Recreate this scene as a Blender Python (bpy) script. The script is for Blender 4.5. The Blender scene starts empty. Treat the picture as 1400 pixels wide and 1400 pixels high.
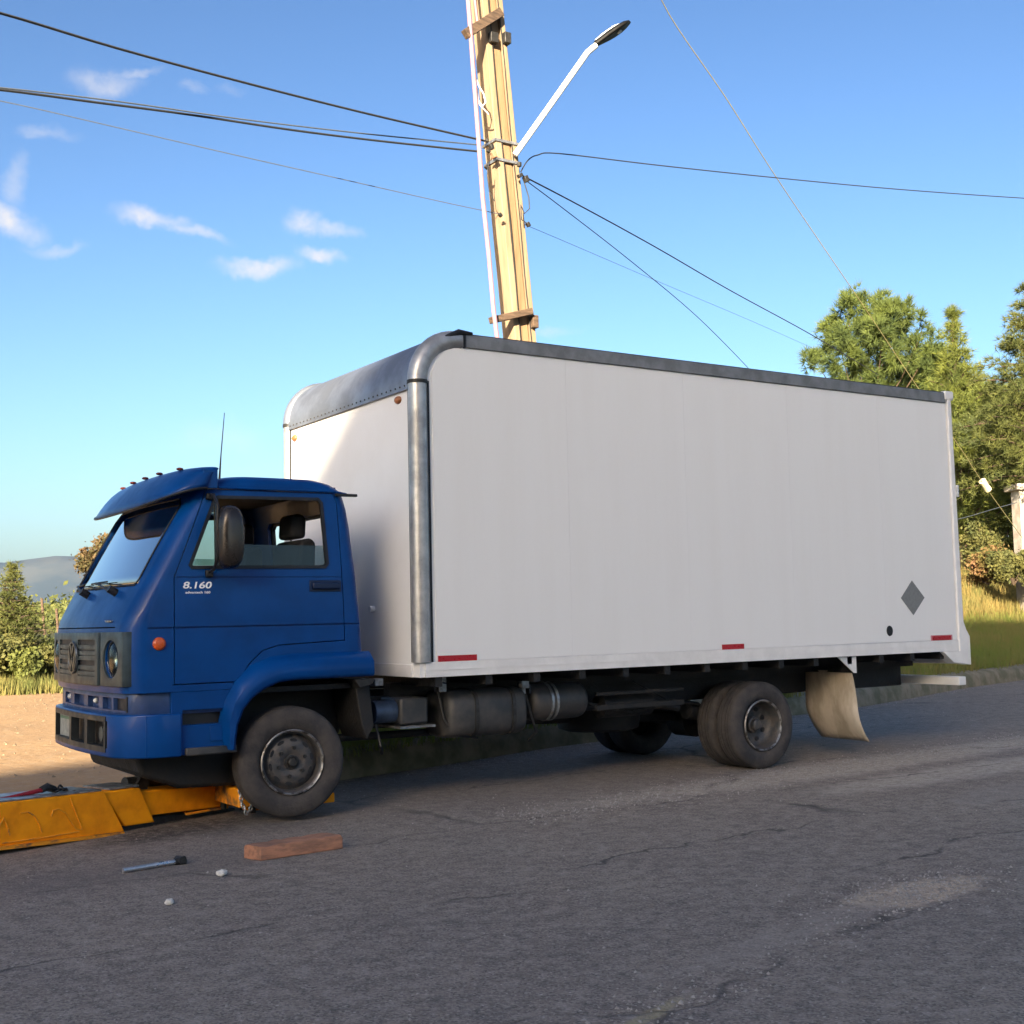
import bpy, bmesh, math, random
import numpy as np
from mathutils import Vector, Matrix, noise
S = bpy.context.scene
COL = S.collection
random.seed(7); RNG = np.random.default_rng(11)
R = math.radians

# ------------------------------------------------------------------ camera
CP = Vector((-3.5469, -8.1426, 1.3737))
CR = Vector((0.83804365, -0.54515058, -0.02221914))
CU = Vector((-0.02766245, -0.08312576, 0.99615506))
CF = Vector((0.54490149, 0.83420678, 0.08474321))
FPX = 1719.0
cam = bpy.data.objects.new('camera', bpy.data.cameras.new('camera')); COL.objects.link(cam)
M3 = Matrix((CR, CU, -CF)).transposed()
cam.matrix_world = Matrix.Translation(CP) @ M3.to_4x4()
cam.data.sensor_width = 36; cam.data.lens = 36 * FPX / 1400
cam.data.clip_start = .1; cam.data.clip_end = 20000
S.camera = cam
def ray(u, v):
    return (CF + CR * ((u - 700) / FPX) - CU * ((v - 700) / FPX))
def at(u, v, ax, val):
    """place seen at photo position (u, v) on the world plane ax = val"""
    d = ray(u, v); i = 'xyz'.index(ax)
    return CP + d * ((val - CP[i]) / d[i])
def atd(u, v, dist):
    d = ray(u, v); return CP + d * (dist / math.hypot(d.x, d.y))

# ------------------------------------------------------------------ light
SUN_AZ = math.atan2(-.7071, -.7071); SUN_EL = R(18)
sv = Vector((math.cos(SUN_EL) * math.cos(SUN_AZ), math.cos(SUN_EL) * math.sin(SUN_AZ), math.sin(SUN_EL)))
sun = bpy.data.objects.new('sun', bpy.data.lights.new('sun', 'SUN')); COL.objects.link(sun)
sun.rotation_euler = sv.to_track_quat('Z', 'Y').to_euler()
sun.location = (-30, -30, 30)
sun.data.energy = 5.0; sun.data.angle = R(.5); sun.data.color = (1, .84, .60)
W = bpy.data.worlds.new('World'); S.world = W; W.use_nodes = True
nt = W.node_tree; nt.nodes.clear()
def N(t, typ, **k):
    n = t.nodes.new(typ)
    for a, b in k.items(): setattr(n, a, b)
    return n
wo = N(nt, 'ShaderNodeOutputWorld'); bg = N(nt, 'ShaderNodeBackground')
sky = N(nt, 'ShaderNodeTexSky', sky_type='NISHITA', sun_disc=False)
sky.sun_elevation = SUN_EL; sky.sun_rotation = math.atan2(sv.x, sv.y)
sky.altitude = 0; sky.air_density = 1.0; sky.dust_density = 2.45; sky.ozone_density = 2.1
bg.inputs[1].default_value = .1
tc = N(nt, 'ShaderNodeTexCoord')
nz = N(nt, 'ShaderNodeTexNoise'); nz.inputs['Scale'].default_value = 26; nz.inputs['Detail'].default_value = 5; nz.inputs['Roughness'].default_value = .6
nt.links.new(tc.outputs['Generated'], nz.inputs['Vector'])
def vm(op, a, b=None):
    n = N(nt, 'ShaderNodeVectorMath', operation=op)
    nt.links.new(a, n.inputs[0])
    if b is not None:
        if hasattr(b, 'links'): nt.links.new(b, n.inputs[1])
        else: n.inputs[1].default_value = b
    return n
def mt(op, a, b=None, t=None, clamp=False):
    n = N(t or nt, 'ShaderNodeMath', operation=op, use_clamp=clamp)
    for i, x in enumerate((a, b)):
        if x is None: continue
        if hasattr(x, 'links'): (t or nt).links.new(x, n.inputs[i])
        else: n.inputs[i].default_value = x
    return n.outputs[0]
warp = vm('SUBTRACT', nz.outputs['Color'], (.5, .5, .5)); warp2 = vm('SCALE', warp.outputs[0]); warp2.inputs['Scale'].default_value = .034
wdir = vm('ADD', tc.outputs['Generated'], warp2.outputs[0]).outputs[0]
nz2 = N(nt, 'ShaderNodeTexNoise'); nz2.inputs['Scale'].default_value = 45; nz2.inputs['Detail'].default_value = 8; nz2.inputs['Roughness'].default_value = .62
nt.links.new(tc.outputs['Generated'], nz2.inputs['Vector'])
acc = None; SKYK = .235
for (u, v, w, h, a, rot) in [(140, 115, 44, 17, .5, 0), (182, 101, 36, 8, .4, .12), (18, 250, 16, 34, .34, -.2), (12, 302, 44, 20, .85, -.35), (75, 338, 40, 8, .4, 0),
        (205, 296, 46, 13, .85, -.08), (265, 315, 44, 10, .62, -.3), (350, 366, 52, 13, .9, 0), (418, 307, 28, 18, .9, 0), (455, 312, 36, 12, .75, -.05), (437, 354, 30, 12, .75, 0),
        (62, 185, 36, 9, .3, 0), (750, 452, 48, 8, .3, 0), (262, 120, 16, 9, .2, 0), (310, 120, 22, 7, .15, 0), (300, 600, 60, 22, .16, 0)]:
    d = ray(u, v).normalized(); q = ray(u + 10, v).normalized() - d; r = q.normalized(); up = r.cross(d).normalized()
    r, up = r * math.cos(rot) + up * math.sin(rot), up * math.cos(rot) - r * math.sin(rot)
    x = mt('MULTIPLY', mt('SUBTRACT', vm('DOT_PRODUCT', wdir, tuple(r)).outputs['Value'], d.dot(r)), FPX / w)
    y = mt('MULTIPLY', mt('SUBTRACT', vm('DOT_PRODUCT', wdir, tuple(up)).outputs['Value'], d.dot(up)), FPX / h)
    front = mt('GREATER_THAN', vm('DOT_PRODUCT', wdir, tuple(d)).outputs['Value'], .5)
    rr = mt('SQRT', mt('ADD', mt('MULTIPLY', x, x), mt('MULTIPLY', y, y)))
    mr = N(nt, 'ShaderNodeMapRange', interpolation_type='SMOOTHSTEP'); nt.links.new(rr, mr.inputs[0])
    mr.inputs[1].default_value = 1.35; mr.inputs[2].default_value = .05; mr.inputs[3].default_value = 0; mr.inputs[4].default_value = a * .78
    m = mt('MULTIPLY', mr.outputs[0], front)
    acc = m if acc is None else mt('MAXIMUM', acc, m)
acc = mt('MULTIPLY', acc, mt('SUBTRACT', mt('MULTIPLY', nz2.outputs['Fac'], 2.6), .30), clamp=True)
hs = N(nt, 'ShaderNodeGamma'); hs.inputs['Gamma'].default_value = 1.5      # film-like contrast of the whole sky
nt.links.new(sky.outputs[0], hs.inputs['Color'])
skm = N(nt, 'ShaderNodeMix', data_type='RGBA', blend_type='MULTIPLY'); skm.inputs[0].default_value = 1
nt.links.new(hs.outputs[0], skm.inputs[6]); skm.inputs[7].default_value = (SKYK, SKYK, SKYK, 1)
mx = N(nt, 'ShaderNodeMix', data_type='RGBA'); nt.links.new(acc, mx.inputs[0]); nt.links.new(skm.outputs[2], mx.inputs[6])
mx.inputs[7].default_value = (2.0, 1.9, 1.85, 1)
nt.links.new(mx.outputs[2], bg.inputs[0]); nt.links.new(bg.outputs[0], wo.inputs[0])
S.view_settings.view_transform = 'Standard'; S.view_settings.look = 'None'
S.view_settings.exposure = 2.3; S.view_settings.gamma = 1; S.view_settings.use_curve_mapping = False
S.render.engine = 'CYCLES'
S.cycles.max_bounces = 8; S.cycles.transparent_max_bounces = 12; S.cycles.volume_bounces = 0

# ------------------------------------------------------------------ materials
MATS = {}
def mat(name, col, rough=.6, metal=0, var=0, vs=3, bump=0, bs=40, coat=0, spec=.5, emit=None, col2=None, lo=.4, hi=.6, detail=6, stretch=None, translucent=0):
    m = bpy.data.materials.new(name); m.use_nodes = True; t = m.node_tree; p = t.nodes['Principled BSDF']
    p.inputs['Base Color'].default_value = (*col, 1); p.inputs['Roughness'].default_value = rough; p.inputs['Metallic'].default_value = metal
    p.inputs['Coat Weight'].default_value = coat; p.inputs['Coat Roughness'].default_value = .06; p.inputs['Specular IOR Level'].default_value = spec
    t_c = N(t, 'ShaderNodeTexCoord'); mp = N(t, 'ShaderNodeMapping'); t.links.new(t_c.outputs['Object'], mp.inputs[0])
    if stretch: mp.inputs['Scale'].default_value = stretch
    if var or col2:
        n = N(t, 'ShaderNodeTexNoise'); n.inputs['Scale'].default_value = vs; n.inputs['Detail'].default_value = detail; n.inputs['Roughness'].default_value = .6
        t.links.new(mp.outputs[0], n.inputs['Vector'])
        mr = N(t, 'ShaderNodeMapRange'); t.links.new(n.outputs['Fac'], mr.inputs[0]); mr.inputs[1].default_value = lo; mr.inputs[2].default_value = hi
        x = N(t, 'ShaderNodeMix', data_type='RGBA'); t.links.new(mr.outputs[0], x.inputs[0])
        c2 = col2 or tuple(c * (1 - var) for c in col)
        x.inputs[6].default_value = (*col, 1); x.inputs[7].default_value = (*c2, 1)
        t.links.new(x.outputs[2], p.inputs['Base Color'])
        if rough < .9:
            r2 = N(t, 'ShaderNodeMapRange'); t.links.new(n.outputs['Fac'], r2.inputs[0]); r2.inputs[1].default_value = .3; r2.inputs[2].default_value = .7
            r2.inputs[3].default_value = max(0, rough - .08); r2.inputs[4].default_value = min(1, rough + .12); t.links.new(r2.outputs[0], p.inputs['Roughness'])
    if bump:
        n = N(t, 'ShaderNodeTexNoise'); n.inputs['Scale'].default_value = bs; n.inputs['Detail'].default_value = 4
        t.links.new(mp.outputs[0], n.inputs['Vector']); b = N(t, 'ShaderNodeBump'); b.inputs['Strength'].default_value = bump; b.inputs['Distance'].default_value = .02
        t.links.new(n.outputs['Fac'], b.inputs['Height']); t.links.new(b.outputs[0], p.inputs['Normal'])
    if emit: p.inputs['Emission Color'].default_value = (*col, 1); p.inputs['Emission Strength'].default_value = emit
    if translucent:
        tr = N(t, 'ShaderNodeBsdfTranslucent'); ms = N(t, 'ShaderNodeMixShader'); ms.inputs[0].default_value = translucent
        src = p.inputs['Base Color'].links[0].from_socket if p.inputs['Base Color'].links else None
        if src: t.links.new(src, tr.inputs[0])
        else: tr.inputs[0].default_value = (*col, 1)
        t.links.new(p.outputs[0], ms.inputs[1]); t.links.new(tr.outputs[0], ms.inputs[2]); t.links.new(ms.outputs[0], t.nodes['Material Output'].inputs[0])
    MATS[name] = m; return m
def glassmat(name, tint, ior=1.5, base=.0):
    m = bpy.data.materials.new(name); m.use_nodes = True; t = m.node_tree; t.nodes.clear()
    o = N(t, 'ShaderNodeOutputMaterial'); a = N(t, 'ShaderNodeBsdfTransparent'); a.inputs[0].default_value = (*tint, 1)
    g = N(t, 'ShaderNodeBsdfGlossy'); g.inputs['Roughness'].default_value = .02; f = N(t, 'ShaderNodeFresnel'); f.inputs[0].default_value = ior
    x = N(t, 'ShaderNodeMixShader'); t.links.new(mt('ADD', f.outputs[0], base, t=t, clamp=True), x.inputs[0]); t.links.new(a.outputs[0], x.inputs[1]); t.links.new(g.outputs[0], x.inputs[2])
    t.links.new(x.outputs[0], o.inputs[0]); return m
blue = mat('blue_paint', (.0008, .050, .22), .36, var=.2, vs=2.5, coat=.14, spec=.16, bump=.02, bs=6)
blue_dull = mat('faded_blue_paint', (.02, .055, .17), .5, var=.3, vs=8, coat=.2)
blackp = mat('black_plastic', (.012, .012, .014), .5, var=.3, vs=10)
greyp = mat('grey_green_plastic', (.05, .07, .075), .42, var=.35, vs=9)
rubber = mat('worn_rubber', (.028, .026, .027), .82, col2=(.062, .054, .05), vs=7, bump=.25, bs=60)
rimm = mat('dirty_steel_rim', (.06, .063, .068), .5, metal=.35, col2=(.11, .095, .085), vs=16, bump=.2, bs=50)
rimedge = mat('scraped_rim_edge', (.32, .31, .30), .4, metal=.7, col2=(.08, .07, .06), vs=22, lo=.45, hi=.6)
undr = mat('greasy_underbody', (.008, .008, .009), .65, col2=(.018, .016, .015), vs=8, bump=.3)
tankm = mat('dusty_tank', (.035, .038, .042), .5, metal=.2, col2=(.075, .07, .066), vs=5, bump=.1)
white = mat('white_box_panel', (.80, .80, .80), .45, col2=(.765, .76, .755), vs=1.4, bump=.03, bs=3)
whites = mat('white_steel_frame', (.80, .79, .78), .45, var=.09, vs=5)
alu = mat('aluminium_trim', (.50, .495, .49), .38, metal=.6, col2=(.32, .32, .32), vs=5, bump=.06, bs=20)
roofalu = mat('dull_roof_sheet', (.29, .32, .38), .42, metal=.65, col2=(.19, .21, .25), vs=2.4, bump=.12, bs=7)
railm = mat('grey_top_rail', (.27, .265, .265), .5, metal=.5, var=.25, vs=6)
redm = mat('red_reflector', (.42, .01, .02), .3, var=.15, vs=60)
ambm = mat('amber_lens', (.62, .10, .02), .25, var=.2, vs=40)
ambd = mat('faded_amber_lens', (.35, .13, .05), .35, var=.3, vs=40)
streak = mat('white_box_side', (.80, .80, .80), .45, col2=(.782, .78, .775), vs=2.2, bump=.03, bs=3, stretch=(2.2, 1, .22), lo=.42, hi=.72, detail=9)
diam = mat('grey_diamond_film', (.19, .20, .205), .55, var=.1, vs=30)
chrome = mat('lamp_reflector', (.7, .7, .68), .18, metal=.9)
lens_ = mat('clear_lamp_lens', (.65, .67, .68), .15, var=.3, vs=30)
tan = mat('dusty_mudflap', (.55, .48, .38), .88, col2=(.38, .32, .24), vs=6, bump=.2, stretch=(1, 1, .4))
orange = mat('orange_tow_paint', (1.0, .35, .005), .55, col2=(.80, .25, .005), vs=5, bump=.06, bs=20, coat=0, spec=.2)
orangew = mat('worn_orange_paint', (.80, .30, .008), .55, col2=(.14, .08, .05), vs=9, lo=.5, hi=.66)
steel = mat('bare_steel', (.36, .38, .40), .4, metal=.7, col2=(.2, .19, .18), vs=14)
darksteel = mat('dark_steel', (.05, .048, .046), .5, metal=.5, var=.4, vs=16)
redp = mat('red_paint', (.30, .01, .015), .45, var=.3, vs=9)
intr = mat('cab_interior', (.014, .014, .015), .8, var=.3, vs=6)
liner = mat('grey_interior_trim', (.018, .019, .018), .8, var=.2, vs=5)
mirr = mat('dark_mirror_shell', (.055, .047, .042), .24, metal=.55, var=.2, vs=8)
conc = mat('pole_concrete', (.25, .158, .085), .85, col2=(.18, .115, .06), vs=2.2, bump=.25, bs=14, stretch=(4, 4, .35))
conc2 = mat('pale_pole_concrete', (.29, .21, .135), .85, col2=(.22, .16, .10), vs=3, bump=.2, bs=14, stretch=(4, 4, .35))
wood = mat('weathered_wood', (.11, .07, .045), .85, col2=(.05, .032, .022), vs=4, bump=.4, bs=20, stretch=(1, 6, 6))
brick = mat('reddish_timber', (.42, .20, .12), .9, col2=(.25, .13, .085), vs=7, bump=.5, bs=26, stretch=(1, 4, 4))
pink = mat('pinkish_conduit', (.30, .175, .21), .6, var=.15, vs=6)
whitem = mat('white_galvanised', (.75, .76, .77), .45, var=.12, vs=8)
lampblack = mat('black_lamp_head', (.004, .004, .005), .6, spec=.2, var=.3, vs=12)
cablem = mat('black_cable', (.02, .022, .026), .7, var=.3, vs=30)
cablel = mat('pale_cable', (.06, .075, .10), .7, var=.2, vs=30)
cabley = mat('galvanised_guy', (.26, .23, .11), .6, var=.2, vs=30)
insul = mat('cream_insulator', (.70, .62, .40), .5, var=.15, vs=20)
glass = glassmat('clear_glass', (.62, .70, .68), 1.5)
wglass = glassmat('windscreen_glass', (.35, .46, .50), 1.5, .72)
kerbm = mat('dirty_kerb', (.24, .20, .14), .95, col2=(.13, .12, .07), vs=3.5, bump=.6, bs=9)
grassm = mat('verge_soil', (.09, .095, .03), 1, col2=(.17, .14, .06), vs=1.3, bump=.6, bs=8)
white_bit = mat('crumpled_paper', (.62, .60, .55), .8, var=.2, vs=40)

# ------------------------------------------------------------------ mesh helpers
def ring_loft(bm, rings, cap=True, closed=True):
    vs = [[bm.verts.new(p) for p in r] for r in rings]
    n = len(vs[0])
    for a, b in zip(vs, vs[1:]):
        for i in range(n if closed else n - 1):
            j = (i + 1) % n
            bm.faces.new((a[i], a[j], b[j], b[i]))
    if cap: bm.faces.new(vs[0][::-1]); bm.faces.new(vs[-1])
    return vs
def box(bm, x0, x1, y0, y1, z0, z1):
    ring_loft(bm, [[(x0, y0, z), (x1, y0, z), (x1, y1, z), (x0, y1, z)] for z in (z0, z1)]); return bm
def prism(bm, poly, ax, a, b):
    """extrude a 2-D polygon along axis ax from a to b. xz polygon for y, yz for x, xy for z"""
    f = {'y': lambda p, c: (p[0], c, p[1]), 'x': lambda p, c: (c, p[0], p[1]), 'z': lambda p, c: (p[0], p[1], c)}[ax]
    ring_loft(bm, [[f(p, a) for p in poly], [f(p, b) for p in poly]]); return bm
def frame_of(t):
    t = t.normalized(); h = Vector((0, 0, 1)) if abs(t.z) < .9 else Vector((1, 0, 0))
    a = t.cross(h).normalized(); return a, t.cross(a).normalized()
def tube(bm, pts, r, n=8, cap=True):
    pts = [Vector(p) for p in pts]; rings = []
    rs = r if isinstance(r, (list, tuple)) else [r] * len(pts)
    a = None
    for i, p in enumerate(pts):
        t = (pts[min(i + 1, len(pts) - 1)] - pts[max(i - 1, 0)]).normalized()
        if a is None: a, b = frame_of(t)
        else:
            a = (a - t * a.dot(t)).normalized(); b = t.cross(a).normalized()
        rings.append([p + (a * math.cos(2 * math.pi * k / n) + b * math.sin(2 * math.pi * k / n)) * rs[i] for k in range(n)])
    ring_loft(bm, rings, cap); return bm
def lathe_y(bm, prof, n=48, cy=0, c=(0, 0)):
    """revolve (y, r) profile about the y axis through x,z = c"""
    rings = [[(c[0] + r * math.cos(2 * math.pi * k / n), cy + y, c[1] + r * math.sin(2 * math.pi * k / n)) for k in range(n)] for y, r in prof]
    ring_loft(bm, rings, cap=False); return bm
def cyl(bm, p0, p1, r, n=16): return tube(bm, [p0, p1], r, n)
def NB(): return bmesh.new()
def wloc(o):
    v = Vector((0, 0, 0))
    while o is not None: v += o.location; o = o.parent
    return v
def obj(name, bm, m, parent=None, smooth=35, bevel=0, seg=2, loc=None):
    """link a bmesh (world coordinates) as one mesh object under parent"""
    me = bpy.data.meshes.new(name)
    bmesh.ops.recalc_face_normals(bm, faces=bm.faces)
    if loc is None: loc = Vector((0, 0, 0)) if parent else None
    off = wloc(parent) if parent else Vector((0, 0, 0))
    if loc is not None and not parent: off = Vector(loc)
    if parent and loc: off = off + Vector(loc)
    bm.transform(Matrix.Translation(-off)); bm.to_mesh(me); bm.free()
    me.materials.append(m)
    if smooth:
        for p in me.polygons: p.use_smooth = True
        me.set_sharp_from_angle(angle=R(smooth))
    o = bpy.data.objects.new(name, me); COL.objects.link(o)
    if loc is not None: o.location = loc
    if parent: o.parent = parent
    if bevel:
        b = o.modifiers.new('bevel', 'BEVEL'); b.width = bevel; b.segments = seg; b.limit_method = 'ANGLE'; b.angle_limit = R(35)
    return o
def carve(o, cutters, op='DIFFERENCE', smooth=35):
    """apply boolean cuts for good and delete the cutting solids"""
    tmp = []
    for bm in cutters:
        me = bpy.data.meshes.new('cut'); bmesh.ops.recalc_face_normals(bm, faces=bm.faces)
        bm.transform(Matrix.Translation(-wloc(o))); bm.to_mesh(me); bm.free()
        c = bpy.data.objects.new('cut', me); COL.objects.link(c); c.location = wloc(o); tmp.append(c)
        md = o.modifiers.new('b', 'BOOLEAN'); md.object = c; md.operation = op; md.solver = 'EXACT'
    bpy.context.view_layer.update()
    dg = bpy.context.evaluated_depsgraph_get()
    me = bpy.data.meshes.new_from_object(o.evaluated_get(dg))
    old = o.data; o.modifiers.clear(); o.data = me; me.name = old.name
    for c in tmp: d = c.data; bpy.data.objects.remove(c); bpy.data.meshes.remove(d)
    for p in me.polygons: p.use_smooth = True
    me.set_sharp_from_angle(angle=R(smooth))
    return o
def tag(o, label=None, cat=None, group=None, kind=None):
    for k, v in (('label', label), ('category', cat), ('group', group), ('kind', kind)):
        if v: o[k] = v
    return o
def thing(name, label, cat, loc=(0, 0, 0), group=None):
    o = bpy.data.objects.new(name, None); COL.objects.link(o); o.location = loc; o.empty_display_size = .2
    return tag(o, label, cat, group)
def pymesh(name, V, F, m, smooth=False):
    me = bpy.data.meshes.new(name); V = np.asarray(V, dtype=np.float32); F = np.asarray(F, dtype=np.int32)
    k = F.shape[1]; me.vertices.add(len(V)); me.vertices.foreach_set('co', V.ravel())
    me.loops.add(F.size); me.loops.foreach_set('vertex_index', F.ravel())
    me.polygons.add(len(F)); me.polygons.foreach_set('loop_start', np.arange(0, F.size, k, dtype=np.int32)); me.polygons.foreach_set('loop_total', np.full(len(F), k, dtype=np.int32))
    me.update(); me.validate(); me.materials.append(m)
    if smooth: me.polygons.foreach_set('use_smooth', np.ones(len(F), dtype=bool))
    o = bpy.data.objects.new(name, me); COL.objects.link(o); return o

# ------------------------------------------------------------------ terrain
# foot of the kerb, read off the photograph on the road plane
KP = [Vector((.55, 1.35, 0)), Vector((.75, 1.75, 0))] + [at(u, v, 'z', 0) for u, v in ((480, 1066), (620, 1045), (760, 1022), (1000, 990), (1183, 966), (1328, 940), (1400, 930))]
KP += [Vector((26, 10.0, 0)), Vector((45, 17.5, 0)), Vector((90, 36, 0)), Vector((180, 72, 0))]
def kerb_y(x):
    for a, b in zip(KP[1:], KP[2:]):
        if a.x <= x <= b.x: t = (x - a.x) / (b.x - a.x); return a.y + (b.y - a.y) * t
    return KP[-1].y if x > KP[-1].x else KP[1].y
def fbm(x, y, s=1.0): return noise.fractal(Vector((x * s, y * s, 3.1)), 1, 2, 4)
# ground: one sheet to the horizon (polar grid about the camera), rising far off
def ground_h(x, y):
    dx, dy = x - CP.x, y - CP.y; d = math.hypot(dx, dy)
    h = -.03
    if d > 45: h += (d - 45) * .012 * min(1, (d - 45) / 60) * (1 if d < 1500 else 1) + fbm(x, y, .004) * min(6, (d - 45) * .01)
    if d > 1500: h = ground_h(CP.x + dx / d * 1499, CP.y + dy / d * 1499) + (d - 1500) * .004
    return h
rads = [0.5, 2, 4, 6, 8, 10, 13, 16, 20, 25, 30, 36, 43, 52, 64, 80, 100, 130, 170, 230, 310, 420, 580, 800, 1100, 1500, 2100, 3000, 4500, 6500]
na = 144; V = []; F = []
for r_ in rads:
    for k in range(na):
        a = 2 * math.pi * k / na; x = CP.x + r_ * math.cos(a); y = CP.y + r_ * math.sin(a); V.append((x, y, ground_h(x, y)))
for i in range(len(rads) - 1):
    for k in range(na): j = (k + 1) % na; F.append((i * na + k, i * na + j, (i + 1) * na + j, (i + 1) * na + k))
V.append((CP.x, CP.y, -.03)); c0 = len(V) - 1
me = bpy.data.meshes.new('ground'); me.from_pydata(V, [], F + [(c0, k, (k + 1) % na) for k in range(na)]); me.update()
ground = bpy.data.objects.new('ground', me); COL.objects.link(ground); tag(ground, kind='structure')
for p in me.polygons: p.use_smooth = True
# sandy soil near, dry grassland and scrub farther out
m = bpy.data.materials.new('sandy_ground'); m.use_nodes = True; t = m.node_tree; p = t.nodes['Principled BSDF']; p.inputs['Roughness'].default_value = 1; p.inputs['Specular IOR Level'].default_value = .1
tcn = N(t, 'ShaderNodeTexCoord')
def tn(t, vec, sc, det=6, ro=.6):
    n = N(t, 'ShaderNodeTexNoise'); n.inputs['Scale'].default_value = sc; n.inputs['Detail'].default_value = det; n.inputs['Roughness'].default_value = ro
    t.links.new(vec, n.inputs['Vector']); return n.outputs['Fac']
def rmp(t, f, a, b, c=0, d=1, smooth=False):
    n = N(t, 'ShaderNodeMapRange'); t.links.new(f, n.inputs[0])
    if smooth: n.interpolation_type = 'SMOOTHSTEP'
    for i, q in enumerate((a, b, c, d)): n.inputs[i + 1].default_value = q
    return n.outputs[0]
def mixc(t, f, a, b):
    n = N(t, 'ShaderNodeMix', data_type='RGBA')
    for i, q in ((0, f), (6, a), (7, b)):
        if hasattr(q, 'links'): t.links.new(q, n.inputs[i])
        else: n.inputs[i].default_value = q if i == 0 else (*q, 1)
    return n.outputs[2]
ob = tcn.outputs['Object']
sand = mixc(t, rmp(t, tn(t, ob, .7), .35, .7), (.37, .245, .135), (.29, .19, .11))
sand = mixc(t, rmp(t, tn(t, ob, 9, 8), .5, .72), sand, (.36, .27, .18))
far = mixc(t, rmp(t, tn(t, ob, .02), .4, .6), (.055, .065, .03), (.13, .10, .05))
ln = N(t, 'ShaderNodeVectorMath', operation='LENGTH'); t.links.new(ob, ln.inputs[0])
fm = rmp(t, mt('ADD', ln.outputs['Value'], mt('MULTIPLY', tn(t, ob, .12), 14, t=t), t=t), 50, 58)
t.links.new(mixc(t, fm, sand, far), p.inputs['Base Color'])
b = N(t, 'ShaderNodeBump'); b.inputs['Strength'].default_value = .5; b.inputs['Distance'].default_value = .04; t.links.new(tn(t, ob, 6, 8), b.inputs['Height']); t.links.new(b.outputs[0], p.inputs['Normal'])
ground.data.materials.append(m)

# asphalt road
edge_far = [(-60, 3.9), (-30, 3.6), (-14, 3.3), (-8, 3.1), (-5, 3.0), (-3.2, 2.95), (-2, 2.75), (-1.0, 2.9), (-.2, 3.1), (.55, 3.0)]
def road_far(x):
    if x > .55: return kerb_y(x) + .05
    for a, b in zip(edge_far, edge_far[1:]):
        if a[0] <= x <= b[0]: return a[1] + (b[1] - a[1]) * (x - a[0]) / (b[0] - a[0])
xs = [-60, -45, -30, -20] + list(np.arange(-14, 22, .16)) + list(np.arange(22, 60, 1.5)) + list(np.arange(60, 181, 8)); V = []; F = []; ny = 60
for x in xs:
    yf = road_far(x) + (fbm(x, 0, 1.3) * .22 if x < .5 else 0); yn = kerb_y(max(x, 1)) - 11 if x > 1 else -9.5 - .1 * min(0, x)
    yn = min(yn, -9.5) if x < 8 else yn
    for k in range(ny):
        s = (k / (ny - 1)); y = yn + (yf - yn) * s
        z = .004 + .006 * fbm(x, y, .35)
        dd = math.hypot((x - 1.45) / .62, (y + 3.93) / .26)
        if dd < 1.2: z -= .018 * max(0, 1 - dd) ** .5
        V.append((x, y, z))
for i in range(len(xs) - 1):
    for k in range(ny - 1): F.append((i * ny + k, (i + 1) * ny + k, (i + 1) * ny + k + 1, i * ny + k + 1))
asph = bpy.data.materials.new('old_asphalt'); asph.use_nodes = True; t = asph.node_tree; p = t.nodes['Principled BSDF']; p.inputs['Roughness'].default_value = .88; p.inputs['Specular IOR Level'].default_value = .3
ob = N(t, 'ShaderNodeTexCoord').outputs['Object']
big = tn(t, ob, .35, 5); mid = tn(t, ob, 2.2, 8, .7); fine = tn(t, ob, 95, 3, .7)
c = mixc(t, rmp(t, big, .38, .60), (.255, .212, .176), (.305, .256, .207))
c = mixc(t, mt('MULTIPLY', rmp(t, mid, .40, .64), .75, t=t), c, (.205, .170, .143))
vo = N(t, 'ShaderNodeTexVoronoi'); vo.inputs['Scale'].default_value = 110; t.links.new(ob, vo.inputs['Vector'])
sp = N(t, 'ShaderNodeSeparateColor'); t.links.new(vo.outputs['Color'], sp.inputs[0])
c = mixc(t, mt('MULTIPLY', rmp(t, sp.outputs[0], .5, 1), .72, t=t), c, (.40, .35, .31))
c = mixc(t, mt('MULTIPLY', rmp(t, sp.outputs[1], .5, 1), .8, t=t), c, (.085, .075, .07))
vs_ = N(t, 'ShaderNodeTexVoronoi'); vs_.inputs['Scale'].default_value = 42; t.links.new(ob, vs_.inputs['Vector'])
sp2 = N(t, 'ShaderNodeSeparateColor'); t.links.new(vs_.outputs['Color'], sp2.inputs[0])
spk = mt('MULTIPLY', mt('GREATER_THAN', sp2.outputs[0], .94, t=t), mt('LESS_THAN', vs_.outputs['Distance'], .22, t=t), t=t)
c = mixc(t, mt('MULTIPLY', spk, .75, t=t), c, (.56, .50, .45))
med = tn(t, ob, 9, 6, .75)
c = mixc(t, mt('MULTIPLY', rmp(t, med, .50, .66), .5, t=t), c, (.42, .355, .30))
c = mixc(t, mt('MULTIPLY', rmp(t, med, .47, .32), .65, t=t), c, (.11, .095, .088))
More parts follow.
